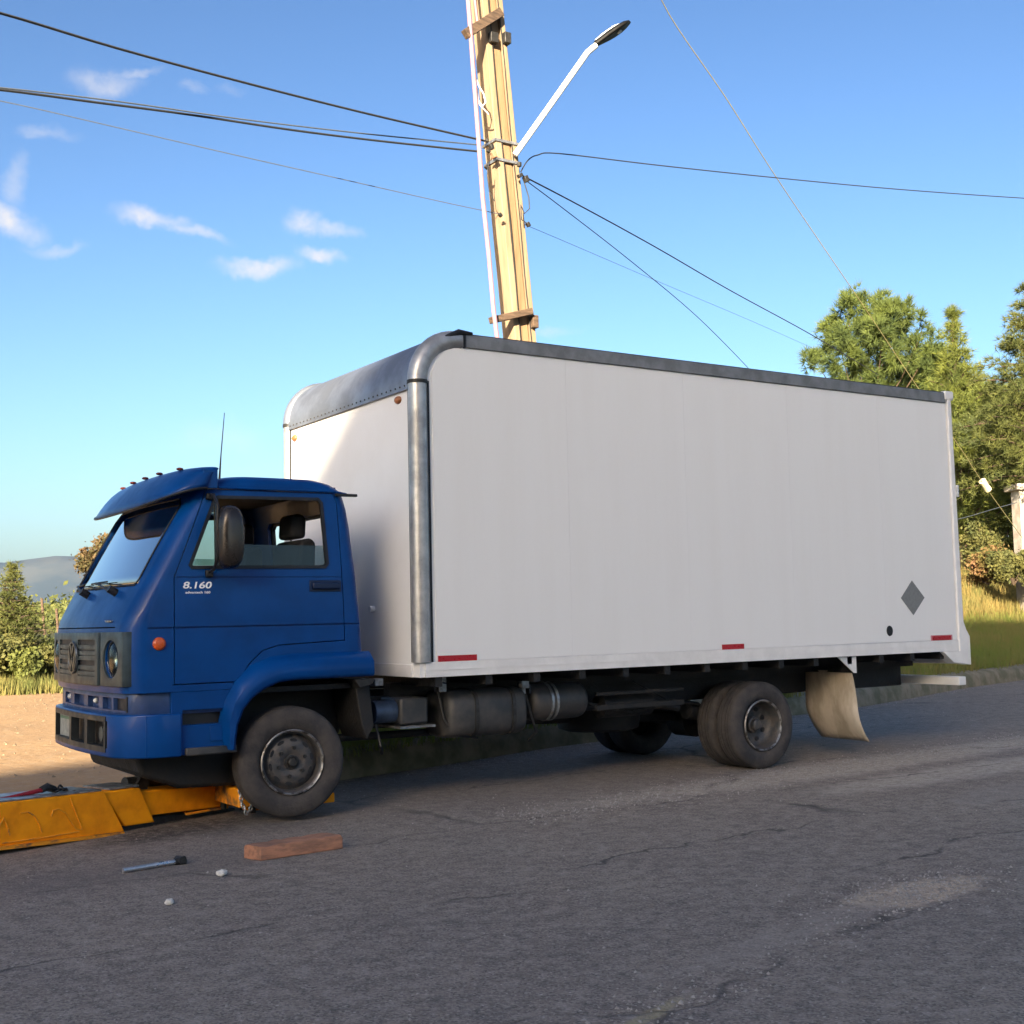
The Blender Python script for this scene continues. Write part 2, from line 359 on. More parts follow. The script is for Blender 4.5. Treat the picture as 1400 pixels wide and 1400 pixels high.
# dusty bands and patches of the surface, and shade painted below the hitch (position in metres)
def blob(cx, cy, sx, sy, ang, edge=.45, nsc=3.5, amp=.55):
    mp = N(t, 'ShaderNodeMapping', vector_type='TEXTURE'); mp.inputs['Location'].default_value = (cx, cy, 0); mp.inputs['Rotation'].default_value = (0, 0, ang); mp.inputs['Scale'].default_value = (sx, sy, 50)
    t.links.new(ob, mp.inputs[0]); l = N(t, 'ShaderNodeVectorMath', operation='LENGTH'); t.links.new(mp.outputs[0], l.inputs[0])
    return rmp(t, mt('ADD', l.outputs['Value'], mt('MULTIPLY', mt('SUBTRACT', tn(t, ob, nsc, 6, .7), .5, t=t), amp * 2, t=t), t=t), 1, 1 - edge, smooth=True)
brk = rmp(t, tn(t, ob, 15, 8, .9), .42, .54, .1, 1)
def layer(c, f, k, col): return mixc(t, mt('MULTIPLY', mt('MULTIPLY', f, brk, t=t), k, t=t), c, col)
c = layer(c, blob(5.6, -.25, 4.8, .50, .09, .6, 4), .95, (.52, .44, .36))      # loose grit trodden along the wheel track
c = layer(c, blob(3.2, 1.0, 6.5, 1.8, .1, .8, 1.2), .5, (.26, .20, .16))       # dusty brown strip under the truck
c = layer(c, blob(1.5, -3.95, .62, .24, .1, .5, 6), .9, (.66, .52, .38))      # worn patch
c = layer(c, blob(.6, -4.12, 1.5, .16, .22, .6, 7), .5, (.36, .31, .27))
c = layer(c, blob(-.75, -4.65, .4, .05, .35, .6, 9), .7, (.42, .35, .2))
c = layer(c, blob(4.9, -2.2, 1.1, .35, .1, .3, 6), .45, (.34, .30, .27))
c = layer(c, blob(-1.6, -.9, 2.2, .5, .05, .8, 2), .5, (.15, .128, .12))
c = layer(c, blob(-.75, .35, .95, .42, .35, .6, 3), .85, (.035, .03, .028))      # deep shade below the hitch, painted into the asphalt colour
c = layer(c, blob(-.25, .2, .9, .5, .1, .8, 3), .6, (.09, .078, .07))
c = layer(c, blob(5.6, -1.15, 2.6, .42, .07, .6, 5), .85, (.50, .43, .36))
c = layer(c, blob(7.5, .9, 3.0, .9, .3, .7, 2), .35, (.32, .27, .24))
# cracks: thin lines where two warped cell fields meet
wv = N(t, 'ShaderNodeVectorMath', operation='ADD'); nn = N(t, 'ShaderNodeTexNoise'); nn.inputs['Scale'].default_value = 2.5; nn.inputs['Detail'].default_value = 6; t.links.new(ob, nn.inputs['Vector'])
sc = N(t, 'ShaderNodeVectorMath', operation='SCALE'); sc.inputs['Scale'].default_value = .55; t.links.new(nn.outputs['Color'], sc.inputs[0]); t.links.new(ob, wv.inputs[0]); t.links.new(sc.outputs[0], wv.inputs[1])
mpc = N(t, 'ShaderNodeMapping'); mpc.inputs['Scale'].default_value = (.16, .55, 0); mpc.inputs['Rotation'].default_value = (0, 0, -.08); t.links.new(wv.outputs[0], mpc.inputs[0])
vc = N(t, 'ShaderNodeTexVoronoi', feature='DISTANCE_TO_EDGE'); vc.inputs['Scale'].default_value = 1.15; t.links.new(mpc.outputs[0], vc.inputs['Vector'])
crk = mt('MULTIPLY', rmp(t, vc.outputs['Distance'], .012, .0), rmp(t, tn(t, ob, 1.1, 4), .42, .60), t=t)
c = mixc(t, mt('MULTIPLY', crk, .85, t=t), c, (.05, .042, .04))
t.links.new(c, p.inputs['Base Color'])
b = N(t, 'ShaderNodeBump'); b.inputs['Strength'].default_value = .75; b.inputs['Distance'].default_value = .012
t.links.new(mt('SUBTRACT', mt('ADD', mt('MULTIPLY', sp.outputs[2], .45, t=t), mt('ADD', fine, mt('MULTIPLY', mid, 2, t=t), t=t), t=t), mt('MULTIPLY', crk, 1.6, t=t), t=t), b.inputs['Height']); t.links.new(b.outputs[0], p.inputs['Normal'])
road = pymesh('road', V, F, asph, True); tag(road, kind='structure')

# kerb and grassy bank behind it
def bank_h(d):
    if d < 0: return .0
    h = .27 + .02 * min(d, 1) + .27 * max(0, min(d, 3) - .4)
    if d > 3: h += .55 * (min(d, 6) - 3)
    if d > 6: h += .05 * (d - 6)
    return h
kx = [.78] + list(np.arange(1, 16, .18)) + list(np.arange(16, 60, .6)) + list(np.arange(60, 180, 6))
bm = NB(); rings = []
for x in kx:
    y = kerb_y(x); j = fbm(x, 5, .15) * .03; q = fbm(x, 9, .2) * .012
    rings.append([(x, y + j, -.05), (x, y + .02 + j, .13 + q), (x, y + .06 + j, .22 + q), (x, y + .14 + j, .26 + q), (x, y + .34, .27 + q), (x, y + .36, -.05)])
ring_loft(bm, rings)
kerb = obj('kerb', bm, kerbm, smooth=60); tag(kerb, kind='structure')
V = []; F = []; ds = [0, .15, .4, .8, 1.3, 2, 2.8, 3.6, 4.6, 5.6, 6.8, 9, 13, 20, 32]
bx = kx + [200, 240]
for x in bx:
    y0 = kerb_y(min(x, 178)) + .3
    for d in ds:
        z = bank_h(d) + fbm(x, y0 + d, .8) * .08 * min(1, d + .1) - .02
        e = max(0, 1 - (x - .78) / 20); z = z * (1 - e ** 1.5 * min(1, d / 6)) - .03 * e ** 2; sh = .30 - .66 * max(0, min(1, (x - 12) / 38))
        if x < 1.2: z *= max(.4, (x - .3))
        V.append((x + d * sh, y0 + d * 1.0, z))
nd = len(ds)
for i in range(len(bx) - 1):
    for k in range(nd - 1): F.append((i * nd + k, (i + 1) * nd + k, (i + 1) * nd + k + 1, i * nd + k + 1))
bank = pymesh('grass_bank', V, F, grassm, True); tag(bank, kind='structure')
BV = np.array(V).reshape(len(bx), nd, 3)

# grass blades
def blades(P, h, w, n, lean=.5, jitter=.06):
    """n blades per root in P; triangles"""
    P = np.repeat(np.asarray(P, float), n, axis=0); k = len(P)
    P[:, :2] += RNG.normal(0, jitter, (k, 2)); a = RNG.uniform(0, 2 * np.pi, k); L = h * RNG.uniform(.5, 1.15, k); ww = w * RNG.uniform(.7, 1.3, k)
    side = np.stack([np.cos(a), np.sin(a), np.zeros(k)], 1) * ww[:, None]
    b = RNG.uniform(0, 2 * np.pi, k); ln = RNG.uniform(0, lean, k) * L
    tip = P + np.stack([np.cos(b) * ln, np.sin(b) * ln, L], 1)
    V = np.stack([P - side, P + side, tip], 1).reshape(-1, 3); F = np.arange(3 * k).reshape(-1, 3); return V, F
def bank_pts(x0, x1, d0, d1, n):
    out = []
    xa = np.array(bx)
    for _ in range(n):
        x = RNG.uniform(x0, x1); i = int(np.searchsorted(xa, x)) - 1; i = max(0, min(i, len(bx) - 2)); fx = (x - xa[i]) / (xa[i + 1] - xa[i])
        d = RNG.uniform(d0, d1); k = max(0, int(np.searchsorted(ds, d)) - 1); k = min(k, nd - 2); fd = (d - ds[k]) / (ds[k + 1] - ds[k])
        q = (BV[i, k] * (1 - fx) + BV[i + 1, k] * fx) * (1 - fd) + (BV[i, k + 1] * (1 - fx) + BV[i + 1, k + 1] * fx) * fd
        out.append(q)
    return np.array(out)
gg = mat('green_grass', (.17, .21, .04), .9, col2=(.23, .20, .06), vs=.9, translucent=.25)
gd = mat('dry_grass', (.25, .18, .055), .9, col2=(.12, .125, .035), vs=.8, translucent=.3)
for nm, mm, parts in (('verge_grass', gg, [(.9, 9, 0, 1.6, 6000, .13, .006, 5), (1.0, 9, -.1, .15, 1800, .20, .006, 6), (9, 60, -0.0, 3.3, 11000, .26, .012, 7)]),
                      ('dry_grass', gd, [(8, 70, 3.0, 7.5, 10000, .48, .014, 6), (1, 9, .0, 1.2, 260, .13, .006, 4)])):
    VV = []; FF = []; o_ = 0
    for (x0, x1, d0, d1, n, h, w, k) in parts:
        v_, f_ = blades(bank_pts(x0, x1, d0, d1, n), h, w, k, jitter=.05 if h < .2 else .12); VV.append(v_); FF.append(f_ + o_); o_ += len(v_)
    tag(pymesh(nm, np.concatenate(VV), np.concatenate(FF), mm), 'short green grass growing on the bank behind the kerb' if nm == 'verge_grass' else 'tall dry yellow grass in the sun on the bank', 'grass', kind='stuff')

# ------------------------------------------------------------------ far hills, valley and air
hillm = mat('far_hills', (.035, .045, .05), 1, col2=(.06, .065, .062), vs=.004, spec=.05)
def ridge(name, dist, pts, depth, ext):
    """ridge line given as (u, v) photo positions; solid terrain at its real distance"""
    us = np.linspace(pts[0][0], pts[-1][0], 90); px = [q[0] for q in pts]; pv = [q[1] for q in pts]
    V = []; F = []
    for u in us:
        v = np.interp(u, px, pv) + 2.2 * noise.fractal(Vector((u * .045, dist, 0)), 1, 2, 5)
        top = atd(u, v, dist); d = Vector((top.x - CP.x, top.y - CP.y, 0)).normalized()
        for k, (s, hh) in enumerate(((-1, .0), (-.62, .35), (-.35, .62), (-.15, .86), (0, 1), (.4, .75), (1, .0))):
            z = -3 + (top.z + 3) * hh
            w = noise.fractal(Vector((u * .05, k * 1.7, dist)), 1, 2, 4) * (.0 if k in (0, 4, 6) else .07)
            V.append((top.x + d.x * depth * (s + w), top.y + d.y * depth * (s + w), z * (1 + w)))
    for i in range(len(us) - 1):
        for k in range(6): F.append((i * 7 + k, (i + 1) * 7 + k, (i + 1) * 7 + k + 1, i * 7 + k + 1))
    o = pymesh(name, V, F, hillm, True); tag(o, kind='structure'); return o
ridge('hills', 5200, [(-900, 800), (-400, 775), (-120, 772), (-40, 766), (0, 769), (30, 768), (50, 762), (80, 759), (110, 761), (150, 768), (260, 775), (500, 790), (900, 800), (1500, 806), (2200, 810)], 900, 0)
haze = obj('haze', box(NB(), -6900, 6900, -6900, 6900, -5, 400), mat('air', (1, 1, 1)), smooth=0); tag(haze, kind='stuff')
hm = bpy.data.materials['air']; ht = hm.node_tree; ht.nodes.clear(); ho = N(ht, 'ShaderNodeOutputMaterial'); hv = N(ht, 'ShaderNodeVolumePrincipled')
hv.inputs['Color'].default_value = (.32, .54, 1, 1); hv.inputs['Density'].default_value = .00003; hv.inputs['Anisotropy'].default_value = 0; ht.links.new(hv.outputs[0], ho.inputs['Volume'])

# ------------------------------------------------------------------ hill-shaped blocker added unseen behind the camera; skyline shaped to shade road and truck
def shade_blocker():
    g = Vector((0, 5.35, 0)) + sv * (75 / math.cos(SUN_EL)); u = Vector((.7071, -.7071, 0)); b = Vector((-.7071, -.7071, 0))
    prof = [(-60, -.5), (-46, -.5), (-36.2, 0), (28, 43.4), (34, 45), (46, 38), (64, 14), (78, -.5)]
    V = []; F = []
    for k in range(81):
        s_ = -60 + 138 * k / 80; z = np.interp(s_, [p[0] for p in prof], [p[1] for p in prof]); r_ = z > .5
        for t_, f in ((-6 if r_ else -1, 0), (-3, .55), (0, 1), (12, 1.0), (40, .6), (80, 0)):
            zz = z * f; q = g + u * s_ + b * t_; V.append((q.x, q.y, zz - (.5 if f == 0 else 0)))
    for k in range(80):
        for j in range(5): F.append((k * 6 + j, (k + 1) * 6 + j, (k + 1) * 6 + j + 1, k * 6 + j + 1))
    o = pymesh('shade_blocker', V, F, mat('blocker_soil', (.26, .20, .12), 1, col2=(.16, .14, .07), vs=.5, bump=.6, bs=2), True); tag(o, kind='structure')
shade_blocker()
# ------------------------------------------------------------------ box truck (x runs rearwards, y away from the camera)
truck = thing('box_truck', 'blue cab box truck with white cargo box, its front over an orange tow boom', 'truck', (0, 0, 0))
YC = 1.12
LV = [  # z, x_front at the side, x_rear, y_near, half width, front radius, rear radius, bow
    (.94, -1.14, .575, .15, .14, .06), (1.00, -1.15, .57, .15, .15, .06), (1.20, -1.152, .56, .15, .15, .06), (1.37, -1.148, .55, .15, .15, .06), (1.43, -1.135, .545, .15, .14, .06),
    (1.49, -1.105, .54, .15, .13, .06), (1.56, -1.07, .535, .152, .12, .07), (1.70, -.99, .525, .157, .11, .07), (1.88, -.895, .51, .167, .11, .08), (2.07, -.79, .495, .180, .11, .09),
    (2.20, -.715, .48, .19, .11, .10), (2.29, -.66, .46, .197, .11, .11), (2.345, -.60, .43, .205, .12, .12), (2.385, -.52, .38, .225, .13, .14), (2.415, -.40, .29, .27, .14, .15), (2.432, -.20, .12, .40, .15, .15)]
BOW = .075
def cab_ring(z, xf, xr, yn, rf, rr, ins=0.0):
    yf = 2 * YC - yn; yn += ins; yf -= ins; xf += ins; xr -= ins; rf = max(.02, rf - ins); rr = max(.02, rr - ins)
    P = []
    hw = (yf - yn) / 2
    def bow(y): s = (y - YC) / hw; return -BOW * (1 - s * s)
    for k in range(9): a = math.pi / 2 * k / 8; P.append((xf + rf - rf * math.sin(a), yn + rf - rf * math.cos(a)))   # near front corner, from side to front
    for k in range(1, 16): y = yn + rf + (yf - yn - 2 * rf) * k / 16; P.append((xf, y))
    for k in range(9): a = math.pi / 2 * k / 8; P.append((xf + rf - rf * math.cos(a), yf - rf + rf * math.sin(a)))
    for k in range(1, 6): P.append((xf + rf + (xr - rr - xf - rf) * k / 6, yf))
    for k in range(7): a = math.pi / 2 * k / 6; P.append((xr - rr + rr * math.sin(a), yf - rr + rr * math.cos(a)))
    for k in range(1, 6): P.append((xr, yf - rr + (yn - yf + 2 * rr) * k / 6))
    for k in range(7): a = math.pi / 2 * k / 6; P.append((xr - rr + rr * math.cos(a), yn + rr - rr * math.sin(a)))
    for k in range(1, 6): P.append((xr - rr + (xf + rf - xr + rr) * k / 6, yn))
    out = []
    for x, y in P:
        w = max(0, min(1, (xf + .30 - x) / .30)); out.append((x + bow(y) * w, y, z))
    return out
def lv_at(z):
    for a, b in zip(LV, LV[1:]):
        if a[0] <= z <= b[0]: t = (z - a[0]) / (b[0] - a[0]); return tuple(p + (q - p) * t for p, q in zip(a, b))
    return LV[0] if z < LV[0][0] else LV[-1]
def side_y(z): return lv_at(z)[3]
def front_x(z, y):
    l = lv_at(z); hw = YC - l[3]; s = (y - YC) / hw; return l[1] - BOW * (1 - s * s)
def cab_shell(ins):
    bm = NB(); ring_loft(bm, [cab_ring(*l[:6], ins=ins) for l in LV if not ins or 1.0 <= l[0] <= 2.40]); return bm
door_poly = [(-.845, .985), (-.845, 1.70), (-.60, 2.318), (.345, 2.318), (.375, 2.25), (.40, 1.60), (.41, 1.245), (-.10, 1.225), (-.22, 1.19), (-.32, 1.10), (-.385, .985)]
win_poly = [(-.735, 1.785), (-.555, 2.235), (-.53, 2.262), (.225, 2.272), (.255, 2.24), (.285, 1.80), (.26, 1.772), (-.72, 1.765)]
arch = [(-.44, .80), (-.41, .86), (-.33, .93), (-.15, 1.0), (.08, 1.03), (.70, 1.04), (.70, .80)]
ws_poly = []
def ws_cut():
    bm = NB(); prism(bm, [(.33, 1.665), (YC, 1.645), (2 * YC - .33, 1.665), (2 * YC - .36, 2.20), (2 * YC - .45, 2.265), (.45, 2.265), (.36, 2.20)], 'x', -1.6, -.42); return bm
def grow(poly, d):
    c = Vector((sum(p[0] for p in poly) / len(poly), sum(p[1] for p in poly) / len(poly))); out = []
    n = len(poly)
    ar = sum(poly[i][0] * poly[(i + 1) % n][1] - poly[(i + 1) % n][0] * poly[i][1] for i in range(n)); sg = 1 if ar > 0 else -1
    for i in range(n):
        a, b, c_ = Vector(poly[i - 1]), Vector(poly[i]), Vector(poly[(i + 1) % n])
        n1 = Vector(((b - a).y, -(b - a).x)).normalized() * sg; n2 = Vector(((c_ - b).y, -(c_ - b).x)).normalized() * sg
        m_ = (n1 + n2).normalized(); out.append(tuple(b + m_ * (d / max(.4, m_.dot(n1)))))
    return out
def P_(poly, a, b, ax='y'): return prism(NB(), poly, ax, a, b)
rear_win = [(.55, 1.80), (.55, 2.16), (.60, 2.20), (1.64, 2.20), (1.69, 2.16), (1.69, 1.80)]
cab = obj('cab_body', cab_shell(0), blue, truck)
carve(cab, [cab_shell(.04), P_(win_poly, -.3, 2.6), ws_cut(), P_(rear_win, .30, .9, 'x'), P_(arch, -.3, 2.6)])
# near door split out of the same shell
def door_from(y0, y1):
    d = cab.copy(); d.data = cab.data.copy(); d.name = 'door'; d.data.name = 'door'; COL.objects.link(d); d.parent = truck
    carve(d, [P_(grow(door_poly, -.007), y0, y1)], 'INTERSECT'); return d
door = door_from(-.3, .42); door_far = door_from(1.82, 2.6)
carve(cab, [P_(door_poly, -.3, .42), P_(door_poly, 1.82, 2.6),
            box(NB(), -1.02, .9, -.2, .167, 1.360, 1.371), box(NB(), -.862, -.4, -.2, .166, .983, .983 + .007), box(NB(), -1.5, -1.08, .36, 1.9, 1.372, 1.380)])
carve(door, [box(NB(), -.9, .9, -.2, .167, 1.360, 1.371), box(NB(), -.9, .9, -.2, .164, 1.70, 1.707)])
# dark seal behind the shut lines
def frame_poly(outer, inner, y0, y1):
    bm = NB(); n = len(outer)
    for yy in (y0, y1): pass
    A = [[bm.verts.new((p[0], yy, p[1])) for p in pl] for yy in (y0, y1) for pl in (outer, inner)]
    o0, i0, o1, i1 = A
    for i in range(n):
        j = (i + 1) % n
        for q in ((o0[i], o0[j], i0[j], i0[i]), (o1[i], i1[i], i1[j], o1[j]), (o0[i], o1[i], o1[j], o0[j]), (i0[i], i0[j], i1[j], i1[i])): bm.faces.new(q)
    return bm
# window rubber: follows the leaning side
def lean_y(bm, dy, far=False):
    for v in bm.verts: s = side_y(v.co.z) - .157; v.co.y += s if not far else -s
    return bm
for far in (False, True):
    yy = (.148, .175) if not far else (2 * YC - .175, 2 * YC - .148); d_ = door_far if far else door
    obj('window_rubber', lean_y(frame_poly(grow(win_poly, .006), grow(win_poly, -.016), *yy), 0, far), blackp, d_, smooth=0)
    g0 = .164 if not far else 2 * YC - .168
    # fixed quarter pane and the wound-down main pane
    obj('quarter_pane', lean_y(P_([(-.72, 1.785), (-.55, 2.22), (-.555, 1.785)], g0, g0 + .004), 0, far), glass, d_, smooth=0)
    obj('door_pane', lean_y(P_([(-.525, 1.775), (-.525, 1.93), (.262, 1.93), (.27, 1.775)], g0, g0 + .004), 0, far), glass, d_, smooth=0)
    obj('window_divider', lean_y(P_([(-.552, 1.77), (-.545, 2.25), (-.522, 2.25), (-.528, 1.77)], g0 - .008, g0 + .012), 0, far), greyp, d_, smooth=0)
# windscreen, laid on the same curved surface
bm = NB(); rows = []
for z in np.linspace(1.655, 2.27, 9):
    rows.append([(front_x(z, y) + .018, y, z) for y in np.linspace(.33, 2 * YC - .33, 17)])
ring_loft(bm, rows, cap=False, closed=False); wsc = obj('windscreen', bm, wglass, truck, smooth=80)
sm_ = wsc.modifiers.new('s', 'SOLIDIFY'); sm_.thickness = .004
bm = NB(); path = []
def wsb(z0, y0): return Vector((front_x(z0, y0) - .004, y0, z0))
pts = [wsb(1.66, y) for y in np.linspace(.36, 2 * YC - .36, 14)] + [wsb(z, 2 * YC - .34) for z in np.linspace(1.70, 2.2, 8)] + [wsb(2.26, y) for y in np.linspace(2 * YC - .42, .42, 12)] + [wsb(z, .34) for z in np.linspace(2.2, 1.70, 8)]
obj('windscreen_rubber', tube(bm, pts + [pts[0]], .007, 6), blackp, truck)
obj('rear_window_rubber', frame_poly([(p[0], p[1]) for p in grow(rear_win, .004)], grow(rear_win, -.02), 0, .03).__class__ and (lambda b: ([setattr(v, 'co', Vector((.505 - .03 * (v.co.z - 1.7) / .5 + v.co.y, v.co.x, v.co.z))) for v in b.verts], b)[1])(frame_poly(grow(rear_win, .004), grow(rear_win, -.02), 0, .03)), blackp, truck, smooth=0)
# headlining, dash, seats, wheel
obj('dashboard', prism(NB(), [(-1.02, 1.30), (-1.02, 1.55), (-.93, 1.64), (-.70, 1.66), (-.62, 1.56), (-.60, 1.30)], 'y', .22, 2.02), intr, truck, bevel=.02)
obj('cab_floor', box(NB(), -1.0, .5, .21, 2.03, 1.045, 1.10), intr, truck, smooth=0)
obj('headlining', box(NB(), -.48, .40, .27, 1.97, 2.345, 2.365), liner, truck, smooth=0)
for y in (.34, 1.36):
    s = obj('seat', prism(NB(), [(-.45, 1.10), (-.47, 1.36), (-.40, 1.42), (.05, 1.40), (.16, 1.98), (.24, 2.0), (.28, 1.96), (.24, 1.10)], 'y', y, y + .50), intr, truck, bevel=.04, seg=3)
    obj('headrest', prism(NB(), [(.13, 2.0), (.14, 2.17), (.20, 2.19), (.26, 2.16), (.25, 2.0)], 'y', y + .12, y + .38), intr, s, bevel=.03, seg=3)
sw = NB(); c_ = Vector((-.50, .60, 1.72)); ax = Vector((-.45, 0, .9)).normalized(); a_, b_ = frame_of(ax)
tube(sw, [c_ + (a_ * math.cos(2 * math.pi * k / 28) + b_ * math.sin(2 * math.pi * k / 28)) * .21 for k in range(29)], .014, 6, cap=False)
for k in range(3): a = 2 * math.pi * k / 3 + .5; tube(sw, [c_ - ax * .02, c_ + (a_ * math.cos(a) + b_ * math.sin(a)) * .205], .012, 6)
tube(sw, [c_ + ax * .01, c_ - ax * .28], .03, 8); obj('steering_wheel', sw, blackp, truck)
# sun visor over the windscreen
def lip(s):
    a = math.pi * s; y = YC - .985 * math.copysign(abs(math.cos(a)) ** .75, math.cos(a)); x = -.62 - .36 * abs(math.sin(a)) ** .62
    return Vector((x, y, 2.315 - .115 * math.sin(a) ** 1.0))
def top(s): 
    a = math.pi * s; y = YC - .95 * math.copysign(abs(math.cos(a)) ** .85, math.cos(a))
    return Vector((-.525 - .035 * math.sin(a), y, 2.45 + .045 * math.sin(a) ** .8))
rows = []
for i in range(49):
    s = i / 48; L, T = lip(s), top(s); row = []
    for k in range(9):
        t_ = k / 8; q = T.lerp(L, t_); q.z += .085 * math.sin(math.pi * t_) * (.45 + .55 * math.sin(math.pi * s)); q.x -= .03 * math.sin(math.pi * t_) * math.sin(math.pi * s); row.append(tuple(q))
    rows.append(row)
bm = NB(); ring_loft(bm, rows, cap=False, closed=False); visor = obj('sun_visor', bm, blue, truck, smooth=60)
sm_ = visor.modifiers.new('s', 'SOLIDIFY'); sm_.thickness = .014; sm_.offset = -1
bm = NB(); tube(bm, [lip(i / 60) + Vector((0, 0, -.004)) for i in range(61)], .010, 6); obj('edge_trim', bm, blackp, visor)
for y in (.42, .77, 1.12, 1.47, 1.82):
    s = min(range(49), key=lambda i: abs(rows[i][3][1] - y)); q = Vector(rows[s][3])
    bm = NB(); bmesh.ops.create_uvsphere(bm, u_segments=12, v_segments=8, radius=1, matrix=Matrix.Translation(q + Vector((0, 0, .012))) @ Matrix.Diagonal((.026, .02, .011, 1)))
    tag(obj('marker_lamp', bm, MATS.get('dark_red_lens') or mat('dark_red_lens', (.16, .035, .02), .35, var=.3, vs=40), visor), None)
for y in (.16, 2 * YC - .16): obj('visor_bracket', box(NB(), -.64, -.535, y - .006, y + .010, 2.31, 2.445), blue, visor, smooth=0, bevel=.01)
# aerial
obj('aerial', tube(NB(), [(-.52, .17, 2.38), (-.512, .16, 2.55), (-.49, .15, 2.84)], [.008, .004, .0025], 6), blackp, truck)
# rain gutter at the back of the roof, handle, marker, hinges
obj('roof_gutter', tube(NB(), [(-.52, .188, 2.322), (.36, .188, 2.325), (.45, .19, 2.31)], .009, 6), blue, truck)
obj('gutter_end', box(NB(), .36, .53, .165, .20, 2.292, 2.312), blackp, truck, bevel=.005)
hbm = mat('dark_blue_handle', (.002, .012, .05), .4)
hd = obj('door_handle', box(NB(), .15, .365, .118, .152, 1.615, 1.665), hbm, door, bevel=.012, seg=3)
obj('handle_recess', box(NB(), .135, .38, .146, .150, 1.60, 1.68), hbm, door, bevel=.003)
lathe = lambda prof, y, c, n=28: lathe_y(NB(), prof, n, y, c)
tag(obj('side_indicator', lathe([(0.0, .044), (-.012, .043), (-.024, .03), (-.027, .0005)], .151, (-.945, 1.262)), ambm, truck))
# mirror and its arm
mir = obj('mirror', (lambda b: (ring_loft(b, [[( -.335 + (.088 * sx) * math.copysign(abs(math.cos(a)) ** .7, math.cos(a)), y, 1.965 + hz * math.copysign(abs(math.sin(a)) ** .6, math.sin(a))) for a in [2 * math.pi * k / 28 for k in range(28)]]
    for (y, sx, hz) in ((.075, .93, .205), (.06, 1.0, .215), (.02, 1.0, .213), (-.02, .94, .20), (-.045, .78, .17), (-.055, .5, .11))]), b)[1])(NB()), mirr, truck, smooth=60)
mir.location = (-.185, -.06, 0)
obj('mirror_arm', tube(NB(), [(-.58, .18, 2.27), (-.60, .06, 2.25), (-.60, -.02, 2.18), (-.61, -.03, 1.98), (-.60, -.02, 1.84), (-.60, .06, 1.75), (-.61, .15, 1.73)], .011, 8), blackp, truck)
obj('mirror_foot', box(NB(), -.63, -.58, .12, .16, 1.70, 1.75), blackp, truck, bevel=.008)
obj('mirror_foot', box(NB(), -.61, -.55, .16, .20, 2.235, 2.28), blackp, truck, bevel=.008)
# badge on the door
def text(s, size, x0, z0, y, m, parent, name, shear=.0, sx=1):
    cu = bpy.data.curves.new('t', 'FONT'); cu.body = s; cu.size = size; cu.extrude = .0012; cu.offset = size * .02
    o = bpy.data.objects.new('t', cu); COL.objects.link(o); bpy.context.view_layer.update()
    me = bpy.data.meshes.new_from_object(o.evaluated_get(bpy.context.evaluated_depsgraph_get())); bpy.data.objects.remove(o)
    for v in me.vertices: x, yy, z = v.co; v.co = (x0 + (x + shear * yy) * sx, y - z, z0 + yy)
    me.name = name; me.materials.clear(); me.materials.append(m)
    o = bpy.data.objects.new(name, me); COL.objects.link(o); o.parent = parent; return o
badge = mat('white_lettering', (.80, .82, .85), .4)
text('8.160', .062, -.785, 1.628, .1525, badge, door, 'badge_lettering', .15, 1.45)
text('advantech 160', .022, -.765, 1.593, .1535, badge, door, 'badge_lettering', 0, 1.35)
# grille with louvres and round emblem, headlamp housings
fx = lambda z, y, o: front_x(z, y) - o
def front_panel(y0, y1, z0, z1, o0, o1, n=12, zr=None):
    bm = NB(); ys = np.linspace(y0, y1, n); rings = []
    for y in ys: rings.append([(front_x(1.2, y) - o0, y, z0), (front_x(1.2, y) - o1, y, z0), (front_x(1.2, y) - o1, y, z1), (front_x(1.2, y) - o0, y, z1)])
    ring_loft(bm, rings); return bm
GY0, GY1 = .60, 1.68
gr = obj('grille', front_panel(GY0, GY1, .985, 1.345, -.02, .022), greyp, truck, bevel=.006)
carve(gr, [front_panel(y0, y1, z0, z1, .008, .06, 5) for (y0, y1) in ((GY0 + .05, 1.03), (1.21, GY1 - .05)) for (z0, z1) in ((1.045, 1.155), (1.185, 1.295))])
for (y0, y1) in ((GY0 + .05, 1.03), (1.21, GY1 - .05)):
    for z in (1.045, 1.085, 1.185, 1.225):
        bm = front_panel(y0, y1, z + .005, z + .033, .008, .020, 5)
        obj('louvre', bm, greyp, gr, smooth=0)
        obj('louvre_gap', front_panel(y0, y1, z + .034, z + .070 if z in (1.085, 1.225) else z + .040, .0075, .0095, 5), blackp, gr, smooth=0)
obj('nose_badge', box(NB(), front_x(1.42, .52) - .004, front_x(1.42, .52) + .012, .42, .60, 1.412, 1.424), steel, cab, smooth=0)
ex_ = front_x(1.2, YC) - .03; em = NB(); cz = 1.17; rr_ = .105
rings = [[(ex_ + dx, YC + (rr_ + dr) * math.cos(a), cz + (rr_ + dr) * math.sin(a)) for dx, dr in ((0, -.008), (-.012, -.004), (-.012, .006), (0, .010))] for a in [2 * math.pi * k / 40 for k in range(41)]]
ring_loft(em, rings, cap=False)
def bar2(bm, y0, z0, y1, z1, w=.011):
    d = Vector((y1 - y0, z1 - z0)).normalized(); n = Vector((-d.y, d.x)) * w
    ring_loft(bm, [[(x, y0 + n.x, z0 + n.y), (x, y1 + n.x, z1 + n.y), (x, y1 - n.x, z1 - n.y), (x, y0 - n.x, z0 - n.y)] for x in (ex_ + .004, ex_ - .012)])
for s in (-1, 1):
    bar2(em, YC + s * .042, cz + .090, YC, cz + .012); bar2(em, YC + s * .086, cz + .052, YC + s * .036, cz - .088); bar2(em, YC + s * .036, cz - .088, YC, cz - .004)
obj('emblem', em, mat('dull_chrome', (.14, .155, .16), .3, metal=.8), gr, smooth=30)
